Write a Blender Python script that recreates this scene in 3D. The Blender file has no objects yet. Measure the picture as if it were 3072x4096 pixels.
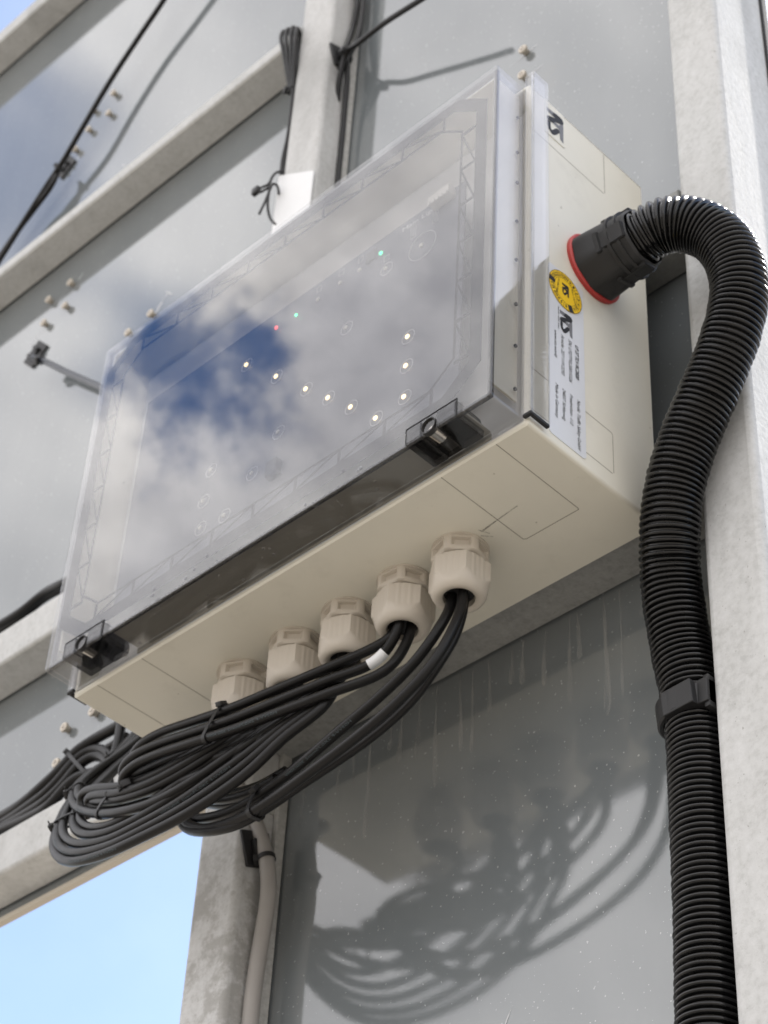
import bpy, bmesh, math, random
from mathutils import Vector, Matrix
random.seed(7)
S = bpy.context.scene
COL = S.collection
R = math.radians

# ------------------------------------------------------------------ camera
cd = bpy.data.cameras.new('camera'); cam = bpy.data.objects.new('camera', cd); COL.objects.link(cam)
RT = Vector((0.71898109, 0.69334274, 0.04839457)); DN = Vector((-0.43427476, 0.50251402, -0.74758617)); FW = Vector((-0.54265240, 0.51648378, 0.66239933))
CP = Vector((0.71708516, -0.77857946, -1.05184313))
M = Matrix.Identity(4)
for i in range(3):
    M[i][0] = RT[i]; M[i][1] = -DN[i]; M[i][2] = -FW[i]; M[i][3] = CP[i]
cam.matrix_world = M
cd.sensor_fit = 'HORIZONTAL'; cd.sensor_width = 36.0; cd.lens = 36.0 * 8424.19 / 3072
cd.clip_start = 0.05; cd.clip_end = 3000
cd.dof.use_dof = True; cd.dof.focus_distance = 1.36; cd.dof.aperture_fstop = 21
S.camera = cam

# ------------------------------------------------------------------ sky and sun
SUN = Vector((0.055, 0.615, 0.787)).normalized()
EL = math.asin(SUN.z); AZ = math.atan2(SUN.x, SUN.y)
w = bpy.data.worlds.new('World'); S.world = w; w.use_nodes = True
nt = w.node_tree; nt.nodes.clear()
def N(t, tree=None, **kw):
    n = (tree or nt).nodes.new(t)
    for k, v in kw.items(): setattr(n, k, v)
    return n
out = N('ShaderNodeOutputWorld'); bg = N('ShaderNodeBackground'); bg.inputs['Strength'].default_value = 0.14
sky = N('ShaderNodeTexSky', sky_type='NISHITA'); sky.sun_disc = False; sky.sun_elevation = EL; sky.sun_rotation = AZ
sky.air_density = 1.0; sky.dust_density = .5; sky.ozone_density = 1.5
tc = N('ShaderNodeTexCoord')
def math_(op, a, b=None, tree=None, clamp=False):
    n = N('ShaderNodeMath', tree, operation=op); n.use_clamp = clamp
    T = (tree or nt)
    for i, v in enumerate((a, b)):
        if v is None: continue
        if isinstance(v, (int, float)): n.inputs[i].default_value = v
        else: T.links.new(v, n.inputs[i])
    return n.outputs[0]
def noise(vec, scale, detail=4, rough=.55, tree=None, dist=0):
    n = N('ShaderNodeTexNoise', tree); n.inputs['Scale'].default_value = scale; n.inputs['Detail'].default_value = detail
    n.inputs['Roughness'].default_value = rough; n.inputs['Distortion'].default_value = dist
    (tree or nt).links.new(vec, n.inputs['Vector']); return n.outputs['Fac']
def smooth(x, a, b, tree=None):
    n = N('ShaderNodeMapRange', tree, interpolation_type='SMOOTHSTEP'); n.inputs['From Min'].default_value = a; n.inputs['From Max'].default_value = b
    (tree or nt).links.new(x, n.inputs['Value']); return n.outputs['Result']
D = tc.outputs['Generated']
sp = N('ShaderNodeSeparateXYZ'); nt.links.new(D, sp.inputs[0])

OFF = (3.37, 1.71, 2.3)
sh = N('ShaderNodeVectorMath', operation='ADD'); nt.links.new(D, sh.inputs[0]); sh.inputs[1].default_value = OFF
n1 = noise(sh.outputs[0], 30, 6, .6); n2 = noise(D, 5, 4, .55)
n3 = noise(sh.outputs[0], 85, 5, .62)
wob = math_('ADD', math_('MULTIPLY', math_('SUBTRACT', n1, .5), .085), math_('MULTIPLY', math_('SUBTRACT', n3, .5), .022))
def blob(dirv, r0, r1):
    v = Vector(dirv).normalized()
    d = N('ShaderNodeVectorMath', operation='DISTANCE'); nt.links.new(D, d.inputs[0]); d.inputs[1].default_value = v
    return smooth(math_('ADD', d.outputs['Value'], wob), r0, r1)
# gaps of blue in the cloud bank behind the photographer; the cloud bank fills the southern half of the sky
hole2 = blob((-.590, -.300, .750), .022, .085)
hole = math_('MULTIPLY', math_('MULTIPLY', math_('MULTIPLY', blob((-.5815, -.4045, .7059), .000, .052), blob((-.5765, -.4330, .6935), -.004, .046)), blob((-.5506, -.4340, .7131), -.014, .025)), math_('ADD', math_('MULTIPLY', hole2, .8), .2))
bank = smooth(math_('ADD', math_('MULTIPLY', sp.outputs['Y'], -1), math_('MULTIPLY', wob, 1.5)), -.12, .06)
tex = smooth(n2, .36, .64)
ntx = smooth(n1, .3, .7)
veil = math_('MULTIPLY', math_('SUBTRACT', 1, bank), math_('ADD', .035, math_('MULTIPLY', n2, .01)))
cov = math_('ADD', math_('MULTIPLY', bank, hole), veil, None, True)
sd = N('ShaderNodeVectorMath', operation='DISTANCE'); nt.links.new(D, sd.inputs[0]); sd.inputs[1].default_value = SUN
glare = math_('MULTIPLY', math_('SUBTRACT', 1, smooth(sd.outputs['Value'], .1, .85)), .75)
cov = math_('MAXIMUM', cov, glare)
mixc = N('ShaderNodeMix', data_type='RGBA'); nt.links.new(cov, mixc.inputs['Factor']); 
ccol = N('ShaderNodeMix', data_type='RGBA'); nt.links.new(math_('ADD', math_('MULTIPLY', tex, .62), math_('MULTIPLY', ntx, .38)), ccol.inputs['Factor'])
CL = .43
ccol.inputs['A'].default_value = (8.6*CL, 8.55*CL, 9.0*CL, 1); ccol.inputs['B'].default_value = (18.2*CL, 17.8*CL, 17.7*CL, 1)
deep = N('ShaderNodeMix', data_type='RGBA', blend_type='MULTIPLY'); nt.links.new(bank, deep.inputs['Factor']); nt.links.new(sky.outputs[0], deep.inputs['A']); deep.inputs['B'].default_value = (.38, .64, .92, 1)
tone = N('ShaderNodeMix', data_type='RGBA', blend_type='MULTIPLY'); tone.inputs['Factor'].default_value = 1; tone.inputs['B'].default_value = (1.02, .95, .93, 1)
nt.links.new(deep.outputs['Result'], tone.inputs['A']); nt.links.new(tone.outputs['Result'], mixc.inputs['A']); base_ = N('ShaderNodeMix', data_type='RGBA', blend_type='MULTIPLY'); base_.inputs['B'].default_value = (.72, .725, .75, 1)
nt.links.new(math_('SUBTRACT', 1, blob((-.515, -.470, .716), .02, .085)), base_.inputs['Factor']); nt.links.new(ccol.outputs['Result'], base_.inputs['A'])   # grey base of the cloud bank
nt.links.new(base_.outputs['Result'], mixc.inputs['B'])
nt.links.new(mixc.outputs['Result'], bg.inputs['Color']); nt.links.new(bg.outputs[0], out.inputs[0])

sl = bpy.data.lights.new('sun', 'SUN'); sl.energy = 2.0; sl.angle = R(.53); sl.color = (1, .95, .88)
so = bpy.data.objects.new('sun', sl); COL.objects.link(so)
so.rotation_euler = (-SUN).to_track_quat('-Z', 'Y').to_euler()
S.view_settings.view_transform = 'Standard'; S.view_settings.look = 'None'; S.view_settings.exposure = 1.1; S.view_settings.gamma = 1
S.render.engine = 'CYCLES'
S.cycles.use_denoising = True; S.cycles.max_bounces = 16; S.cycles.transparent_max_bounces = 32; S.cycles.glossy_bounces = 6; S.cycles.diffuse_bounces = 4

# ------------------------------------------------------------------ materials
MATS = {}
def mat(name, base=(.5, .5, .5), rough=.5, metal=0, spec=.5, emit=None, estr=0, ior=1.5, coat=0):
    m = bpy.data.materials.new(name); m.use_nodes = True
    p = m.node_tree.nodes['Principled BSDF']
    p.inputs['Base Color'].default_value = (*base, 1); p.inputs['Roughness'].default_value = rough
    p.inputs['Metallic'].default_value = metal; p.inputs['IOR'].default_value = ior; p.inputs['Specular IOR Level'].default_value = spec
    if coat: p.inputs['Coat Weight'].default_value = coat; p.inputs['Coat Roughness'].default_value = .05
    if emit: p.inputs['Emission Color'].default_value = (*emit, 1); p.inputs['Emission Strength'].default_value = estr
    MATS[name] = m
    return m
def P(m): return m.node_tree.nodes['Principled BSDF']
def ramp(tree, fac, stops):
    r = N('ShaderNodeValToRGB', tree); el = r.color_ramp.elements
    while len(el) < len(stops): el.new(.5)
    for e, (pos, c) in zip(el, stops): e.position = pos; e.color = (*c, 1)
    tree.links.new(fac, r.inputs[0]); return r.outputs[0]
def opos(tree, scale=(1, 1, 1)):
    t = N('ShaderNodeTexCoord', tree); mp = N('ShaderNodeMapping', tree); mp.inputs['Scale'].default_value = scale
    tree.links.new(t.outputs['Object'], mp.inputs[0]); return mp.outputs[0]
def bump(m, h, strength, dist=.001):
    t = m.node_tree; b = N('ShaderNodeBump', t); b.inputs['Strength'].default_value = strength; b.inputs['Distance'].default_value = dist
    t.links.new(h, b.inputs['Height']); t.links.new(b.outputs[0], P(m).inputs['Normal'])
def mixcol(tree, fac, a, b, mode='MIX'):
    n = N('ShaderNodeMix', tree, data_type='RGBA', blend_type=mode)
    for k, v in (('Factor', fac), ('A', a), ('B', b)):
        s = [i for i in n.inputs if i.name == k and i.enabled][0]
        if isinstance(v, (int, float)): s.default_value = v
        elif isinstance(v, tuple): s.default_value = (*v, 1)
        else: tree.links.new(v, s)
    return [o for o in n.outputs if o.enabled][0]

# galvanised steel: zinc spangle mottling, dull patches, tiny dark specks
def galv(name, lo, hi, stain=.5):
    m = mat(name, rough=.5, metal=.03, spec=.12); t = m.node_tree
    v = opos(t); vs = opos(t, (1, 1, .45))
    a = noise(vs, 30, 7, .7, t, .2); b = noise(v, 170, 4, .7, t); c = noise(vs, 9, 3, .5, t)
    col = ramp(t, math_('ADD', math_('MULTIPLY', a, .45, t), math_('MULTIPLY', b, .55, t), t), [(.33, lo), (.5, tuple((l+h)/2*1.04 for l, h in zip(lo, hi))), (.68, hi)])
    st = smooth(c, .52, .72, t)
    col = mixcol(t, math_('MULTIPLY', st, stain, t), col, tuple(x*.62 for x in lo))
    sp_ = smooth(noise(v, 420, 2, .5, t), .70, .76, t)
    col = mixcol(t, math_('MULTIPLY', sp_, .5, t), col, (.16, .15, .13))
    t.links.new(col, P(m).inputs['Base Color'])
    t.links.new(math_('ADD', math_('MULTIPLY', a, .2, t), .55, t), P(m).inputs['Roughness'])
    bump(m, math_('ADD', b, math_('MULTIPLY', a, 1.5, t), t), .22, .0012)
    return m
M_GALV = galv('galvanised_steel', (.44, .445, .435), (.63, .635, .635))
M_GALVP = galv('galvanised_steel_weathered', (.45, .45, .44), (.63, .635, .635))
t = M_GALVP.node_tree; sz = N('ShaderNodeSeparateXYZ', t); v = opos(t); t.links.new(v, sz.inputs[0])
patch = smooth(math_('ADD', noise(v, 22, 8, .74, t, 0), math_('MULTIPLY', math_('ADD', sz.outputs['Z'], .0, t), -.25, t), t), .50, .62, t)
low = smooth(sz.outputs['Z'], -.02, -.16, t)
src = P(M_GALVP).inputs['Base Color'].links[0].from_socket
t.links.new(mixcol(t, math_('MULTIPLY', math_('MULTIPLY', patch, low, t), .6, t), src, (.30, .29, .27)), P(M_GALVP).inputs['Base Color'])
M_GALVR = galv('shaded_galvanised_steel', (.20, .205, .20), (.34, .345, .34), .4)  # short rails by the box: its shade is put into this darker zinc
M_GALVD = galv('galvanised_steel_stained', (.30, .295, .28), (.58, .58, .56), .75)

# glossy coated aluminium sheet of the sign back
m = M_SHEET = mat('coated_aluminium_sheet', (.27, .285, .29), .05, .0, .5, ior=2.05); t = m.node_tree
v = opos(t); vz = opos(t, (2, 1, .5))
c1 = noise(vz, 6, 5, .6, t); c2 = noise(v, 60, 4, .6, t)
col = ramp(t, c1, [(.3, (.166, .184, .192)), (.7, (.190, .207, .214))])
dirt = math_('MULTIPLY', smooth(noise(v, 7, 6, .7, t, .8), .60, .75, t), smooth(c2, .4, .62, t), t)
col = mixcol(t, math_('MULTIPLY', dirt, .35, t), col, (.19, .19, .18))
spk = smooth(noise(v, 330, 1, .5, t), .735, .76, t)
col = mixcol(t, math_('MULTIPLY', spk, .55, t), col, (.55, .56, .56))
t.links.new(col, P(m).inputs['Base Color'])
t.links.new(math_('ADD', .035, math_('MULTIPLY', c2, .05, t), t), P(m).inputs['Roughness'])
bump(m, math_('ADD', noise(v, 600, 2, .5, t), math_('MULTIPLY', noise(v, 9, 2, .5, t), 3, t), t), .028, .0006)

def plastic(name, base, rough, bscale=900, bstr=.08, var=.04):
    m = mat(name, base, rough); t = m.node_tree; v = opos(t)
    a = noise(v, 9, 5, .6, t)
    col = ramp(t, a, [(.3, tuple(b*(1-var) for b in base)), (.7, tuple(b*(1+var) for b in base))])
    t.links.new(col, P(m).inputs['Base Color'])
    bump(m, noise(v, bscale, 2, .5, t), bstr, .0004)
    t.links.new(math_('ADD', rough-.08, math_('MULTIPLY', noise(v, 40, 4, .6, t), .16, t), t), P(m).inputs['Roughness'])
    return m
M_BODY = plastic('beige_polycarbonate', (.70, .675, .59), .42, 900, .10)
t = M_BODY.node_tree; v = opos(t); src = P(M_BODY).inputs['Base Color'].links[0].from_socket
d1 = math_('MULTIPLY', smooth(noise(v, 130, 2, .5, t), .745, .775, t), .5, t); d2 = math_('MULTIPLY', smooth(noise(v, 16, 6, .7, t), .52, .8, t), .22, t)
t.links.new(mixcol(t, math_('MAXIMUM', d1, d2, t), src, (.30, .275, .22)), P(M_BODY).inputs['Base Color'])
M_GLAND = plastic('beige_nylon', (.56, .51, .44), .5, 700, .14)
M_GLAND2 = M_GLAND
M_CABLE = plastic('black_cable_sheath', (.008, .0075, .0075), .38, 500, .2, .25); P(M_CABLE).inputs['Specular IOR Level'].default_value = .28
M_GREYC = plastic('grey_cable_sheath', (.36, .34, .32), .5, 500, .15, .1)
M_BLACK = plastic('black_nylon', (.014, .014, .015), .5, 600, .12, .2)
M_HOSE = plastic('black_hose_plastic', (.006, .006, .0065), .27, 260, .12, .4)
# dried scuffs on the hose
t = M_HOSE.node_tree; v = opos(t)
sc = math_('ADD', math_('MULTIPLY', smooth(noise(v, 55, 5, .7, t), .60, .74, t), .14, t), math_('MULTIPLY', noise(v, 14, 5, .7, t), .015, t), t)
src = P(M_HOSE).inputs['Base Color'].links[0].from_socket
t.links.new(mixcol(t, sc, src, (.13, .125, .12)), P(M_HOSE).inputs['Base Color'])
t.links.new(math_('ADD', .15, math_('MULTIPLY', smooth(noise(v, 30, 4, .6, t), .45, .7, t), .25, t), t), P(M_HOSE).inputs['Roughness'])
M_FIT = plastic('matt_black_plastic', (.017, .017, .018), .55, 350, .22, .25)
M_RED = plastic('red_rubber', (.42, .035, .03), .45)
M_DARK = mat('dark_rubber', (.012, .012, .013), .6)
M_FRAME = mat('dark_printed_frame', (.010, .010, .013), .8, spec=.08)
M_INNER = mat('grey_mounting_plate', (.50, .495, .48), .6, spec=.1)
M_CHAN = mat('shaded_collar_grey', (.24, .23, .20), .6)
M_PCB = mat('dark_circuit_board', (.022, .026, .042), .7, spec=.1)
t = M_PCB.node_tree; v = opos(t); t.links.new(ramp(t, noise(v, 18, 5, .6, t), [(.3, (.085, .088, .105)), (.7, (.115, .12, .138))]), P(M_PCB).inputs['Base Color'])
M_INK = mat('white_print', (.5, .5, .52), .6, spec=.1)
M_DINK = mat('black_print', (.015, .015, .017), .6)
M_GINK = mat('grey_print', (.16, .16, .17), .45)
M_LABEL = mat('silver_label', (.72, .73, .75), .42, .25)
M_YEL = mat('yellow_sticker', (.80, .52, .02), .4)
M_STEEL = mat('bright_steel', (.62, .58, .53), .22, 1)
M_RIVET = plastic('weathered_rivet', (.52, .47, .40), .42, 500, .3, .2); P(M_RIVET).inputs['Metallic'].default_value = .5
M_WHITE = plastic('white_tape', (.80, .81, .82), .5, 300, .2)
M_GROOVE = mat('moulded_groove', (.27, .25, .21), .8)
M_EDGE = mat('cream_panel_edge', (.56, .51, .43), .6)
M_LEDW = mat('warm_led', (.9, .8, .6), .4, emit=(1, .74, .34), estr=1.5)
M_LEDG = mat('green_led', (.1, .8, .3), .4, emit=(.05, 1, .40), estr=1.3)
M_LEDR = mat('red_led', (.9, .1, .1), .4, emit=(1, .08, .08), estr=1.2)
M_LEDO = mat('unlit_led', (.42, .40, .36), .5)
M_GROUND = mat('sunlit_paving', (.18, .16, .13), .9); t = M_GROUND.node_tree; v = opos(t)
t.links.new(ramp(t, noise(v, 1.5, 6, .6, t), [(.3, (.24, .215, .175)), (.7, (.33, .295, .245))]), P(M_GROUND).inputs['Base Color'])

# smoked clear polycarbonate; the sheet is thin, so light goes straight through its two faces
def clear(name, tint, f0=.05, rough=.012, bmp=.02):
    m = bpy.data.materials.new(name); m.use_nodes = True; t = m.node_tree; t.nodes.clear()
    o = N('ShaderNodeOutputMaterial', t); g = N('ShaderNodeNewGeometry', t)
    d = N('ShaderNodeVectorMath', t, operation='DOT_PRODUCT'); t.links.new(g.outputs['Incoming'], d.inputs[0]); t.links.new(g.outputs['Normal'], d.inputs[1])
    x = math_('SUBTRACT', 1, math_('ABSOLUTE', d.outputs['Value'], None, t), t)
    fr = math_('ADD', math_('MULTIPLY', math_('POWER', x, 4.0, t), 1-f0, t), f0, t)
    tr = N('ShaderNodeBsdfTransparent', t); tr.inputs[0].default_value = (*tint, 1)
    gl = N('ShaderNodeBsdfGlossy', t); gl.inputs['Roughness'].default_value = rough; gl.inputs['Color'].default_value = (1, 1, 1, 1)
    v = opos(t); b = N('ShaderNodeBump', t); b.inputs['Strength'].default_value = bmp; b.inputs['Distance'].default_value = .002
    t.links.new(noise(v, 14, 2, .5, t), b.inputs['Height']); t.links.new(b.outputs[0], gl.inputs['Normal'])
    mx = N('ShaderNodeMixShader', t); t.links.new(fr, mx.inputs[0]); t.links.new(tr.outputs[0], mx.inputs[1]); t.links.new(gl.outputs[0], mx.inputs[2])
    t.links.new(mx.outputs[0], o.inputs[0]); MATS[name] = m; return m
M_LID = clear('smoked_clear_lid', (.89, .89, .895), .055)
M_SMOKE = clear('smoked_black_latch', (.50, .50, .51), .05, .03, .03)
M_RIM = clear('smoked_clear_rim', (.46, .46, .47), .02, .03, 0)
M_WET = clear('clear_droplet', (.72, .72, .74), .06, .01, 0)

# pale lime streaks
def film(name, colr, amt, sc=(60, 60, 60)):
    m = bpy.data.materials.new(name); m.use_nodes = True; t = m.node_tree; t.nodes.clear()
    o = N('ShaderNodeOutputMaterial', t); tr = N('ShaderNodeBsdfTransparent', t); df = N('ShaderNodeBsdfDiffuse', t); df.inputs[0].default_value = (*colr, 1)
    mx = N('ShaderNodeMixShader', t); a = noise(opos(t, sc), 1, 4, .6, t)
    t.links.new(math_('MULTIPLY', smooth(a, .25, .7, t), amt, t), mx.inputs[0]); t.links.new(tr.outputs[0], mx.inputs[1]); t.links.new(df.outputs[0], mx.inputs[2])
    t.links.new(mx.outputs[0], o.inputs[0]); return m
M_STREAK = film('lime_streak', (.55, .55, .53), .30, (220, 1, 26))
M_SMEAR = film('pale_smear', (.80, .81, .82), .75)
M_SCUFF = film('pencil_scuff', (.10, .10, .10), .55, (900, 900, 900))

# ------------------------------------------------------------------ mesh helpers
def link(name, bm, m, parent=None, smooth_=False, label=None):
    bmesh.ops.recalc_face_normals(bm, faces=bm.faces)
    me = bpy.data.meshes.new(name); bm.to_mesh(me); bm.free()
    if smooth_ is True:
        for p in me.polygons: p.use_smooth = True
    elif smooth_:
        for p in me.polygons: p.use_smooth = True
        me.set_sharp_from_angle(angle=R(smooth_))
        for p in me.polygons:
            per = sum((me.vertices[p.vertices[i]].co-me.vertices[p.vertices[i-1]].co).length for i in range(len(p.vertices)))
            p.use_smooth = p.area/(per/2) < .006
    if m: me.materials.append(m)
    o = bpy.data.objects.new(name, me); COL.objects.link(o)
    if parent:
        o.parent = parent
        wl = parent.matrix_world_loc if hasattr(parent, 'matrix_world_loc') else None
        o.location = -WLOC.get(parent, Vector((0, 0, 0)))
        WLOC[o] = Vector((0, 0, 0))
    else: WLOC[o] = Vector((0, 0, 0))
    if label: o['label'] = label
    return o
WLOC = {}
def thing(name, label, cat, loc=(0, 0, 0), group=None):
    o = bpy.data.objects.new(name, None); COL.objects.link(o); o.location = loc; WLOC[o] = Vector(loc); o.empty_display_size = .02
    tag(o, label, cat, group); return o
def tag(o, label=None, cat=None, group=None, kind=None):
    if label: o['label'] = label
    if cat: o['category'] = cat
    if group: o['group'] = group
    if kind: o['kind'] = kind
    return o
def box(bm, x0, x1, y0, y1, z0, z1, bev=0, seg=2):
    vs = [bm.verts.new(p) for p in ((x0,y0,z0),(x1,y0,z0),(x1,y1,z0),(x0,y1,z0),(x0,y0,z1),(x1,y0,z1),(x1,y1,z1),(x0,y1,z1))]
    fs = [bm.faces.new([vs[i] for i in f]) for f in ((3,2,1,0),(4,5,6,7),(0,1,5,4),(1,2,6,5),(2,3,7,6),(3,0,4,7))]
    if bev:
        es = {e for f in fs for e in f.edges}
        bmesh.ops.bevel(bm, geom=list(es), offset=bev, segments=seg, profile=.5, affect='EDGES')
    return vs
def boxo(name, m, parent, x0, x1, y0, y1, z0, z1, bev=0, seg=2, label=None):
    bm = bmesh.new(); box(bm, x0, x1, y0, y1, z0, z1, bev, seg); return link(name, bm, m, parent, 40, label)
def prism(bm, pts, axis, a, b):
    def mk(u, v, w): return {'x': (w, u, v), 'y': (u, w, v), 'z': (u, v, w)}[axis]
    A = [bm.verts.new(mk(u, v, a)) for u, v in pts]; B = [bm.verts.new(mk(u, v, b)) for u, v in pts]
    n = len(pts); bm.faces.new(A); bm.faces.new(B[::-1])
    for i in range(n): bm.faces.new((A[i], B[i], B[(i+1) % n], A[(i+1) % n]))
def spline(pts, step):
    P_ = [Vector(p) for p in pts]; out = []
    P_ = [P_[0]*2-P_[1]] + P_ + [P_[-1]*2-P_[-2]]
    for i in range(1, len(P_)-2):
        a, b, c, d = P_[i-1:i+3]; L = (c-b).length; n = max(2, int(L/step))
        # centripetal parameters keep tight turns round
        ta = 0; tb = ta+max((b-a).length, 1e-6)**.5; tcc = tb+max((c-b).length, 1e-6)**.5; td = tcc+max((d-c).length, 1e-6)**.5
        for k in range(n):
            t_ = tb+(tcc-tb)*k/n
            A1 = a*((tb-t_)/(tb-ta))+b*((t_-ta)/(tb-ta)); A2 = b*((tcc-t_)/(tcc-tb))+c*((t_-tb)/(tcc-tb)); A3 = c*((td-t_)/(td-tcc))+d*((t_-tcc)/(td-tcc))
            B1 = A1*((tcc-t_)/(tcc-ta))+A2*((t_-ta)/(tcc-ta)); B2 = A2*((td-t_)/(td-tb))+A3*((t_-tb)/(td-tb))
            out.append(B1*((tcc-t_)/(tcc-tb))+B2*((t_-tb)/(tcc-tb)))
    out.append(P_[-2]); return out
def relax(pts, n=2):
    for _ in range(n):
        pts = [pts[0]]+[(pts[i-1]+pts[i]*2+pts[i+1])/4 for i in range(1, len(pts)-1)]+[pts[-1]]
    return pts
def frames(pts):
    T = [(pts[min(i+1, len(pts)-1)]-pts[max(i-1, 0)]).normalized() for i in range(len(pts))]
    u = T[0].orthogonal().normalized(); F = []
    for t_ in T:
        u = (u-t_*u.dot(t_)).normalized(); F.append((t_, u, t_.cross(u)))
    return F
def tube(bm, pts, rad, n=12, caps=True):
    F = frames(pts); rings = []
    for i, (p, (t_, u, v_)) in enumerate(zip(pts, F)):
        r = rad(i) if callable(rad) else rad
        rings.append([bm.verts.new(p+(u*math.cos(2*math.pi*k/n)+v_*math.sin(2*math.pi*k/n))*r) for k in range(n)])
    for a, b in zip(rings, rings[1:]):
        for k in range(n): bm.faces.new((a[k], a[(k+1) % n], b[(k+1) % n], b[k]))
    if caps: bm.faces.new(rings[0][::-1]); bm.faces.new(rings[-1])
def surf(bm, levels, n, rfun, cx, cy, axis='z', base=0, cap0=False, cap1=False):
    """levels: list of (pos, prof); radius at angle th = rfun(th, prof, pos)"""
    rings = []
    for pos, prof in levels:
        ring = []
        for k in range(n):
            th = 2*math.pi*k/n; r = rfun(th, prof, pos); a, b = r*math.cos(th), r*math.sin(th)
            ring.append(bm.verts.new((cx+a, cy+b, pos) if axis == 'z' else ((pos, cx+a, cy+b) if axis == 'x' else (cx+a, pos, cy+b))))
        rings.append(ring)
    for a, b in zip(rings, rings[1:]):
        for k in range(n): bm.faces.new((a[k], a[(k+1) % n], b[(k+1) % n], b[k]))
    if cap0: bm.faces.new(rings[0][::-1])
    if cap1: bm.faces.new(rings[-1])
rnd = lambda th, prof, pos: prof
def disc(bm, c, r, axis, n=24, thick=.0004, flip=-1):
    lv = [(c['xyz'.index(axis)], r), (c['xyz'.index(axis)]+flip*thick, r)]
    o = {'x': (c[1], c[2]), 'y': (c[0], c[2]), 'z': (c[0], c[1])}[axis]
    surf(bm, lv, n, rnd, o[0], o[1], axis, 0, True, True)
def ringbm(bm, c, r0, r1, axis, n=40, thick=.0003, flip=-1):
    a = c['xyz'.index(axis)]; b = a+flip*thick; o = {'x': (c[1], c[2]), 'y': (c[0], c[2]), 'z': (c[0], c[1])}[axis]
    surf(bm, [(a, r0), (b, r0), (b, r1), (a, r1), (a, r0)], n, rnd, o[0], o[1], axis)
def text_bm(s, origin, ux, uv, width=None, height=None, shear=0, bold=0, thick=.00012):
    """lettering laid on a plane: ux = reading direction, uv = up of the letters; returns a bmesh"""
    cu = bpy.data.curves.new('lettering', 'FONT'); cu.body = s; cu.shear = shear; cu.offset = bold; cu.resolution_u = 3
    o = bpy.data.objects.new('lettering', cu); COL.objects.link(o)
    bpy.context.view_layer.update()
    me = bpy.data.meshes.new_from_object(o.evaluated_get(bpy.context.evaluated_depsgraph_get()))
    bpy.data.objects.remove(o); bpy.data.curves.remove(cu)
    xs = [v.co.x for v in me.vertices]; x0, x1 = min(xs), max(xs)
    bm = bmesh.new(); bm.from_mesh(me); bpy.data.meshes.remove(me)
    sy = (height or .01)/.70; sx = (width/(x1-x0)) if width else sy
    ux, uv, origin = Vector(ux), Vector(uv), Vector(origin)
    for v in bm.verts: v.co = origin+ux*((v.co.x-x0)*sx)+uv*(v.co.y*sy)
    return bm
def merge(bms):
    r = bmesh.new()
    for b in bms:
        me = bpy.data.meshes.new('tmp'); b.to_mesh(me); b.free(); r.from_mesh(me); bpy.data.meshes.remove(me)
    return r
def copy_tree(o, parent=None):
    c = o.copy(); COL.objects.link(c); c.parent = parent; WLOC[c] = WLOC.get(o)
    for ch in [k for k in bpy.data.objects if k.parent == o]: copy_tree(ch, c)
    return c

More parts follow.
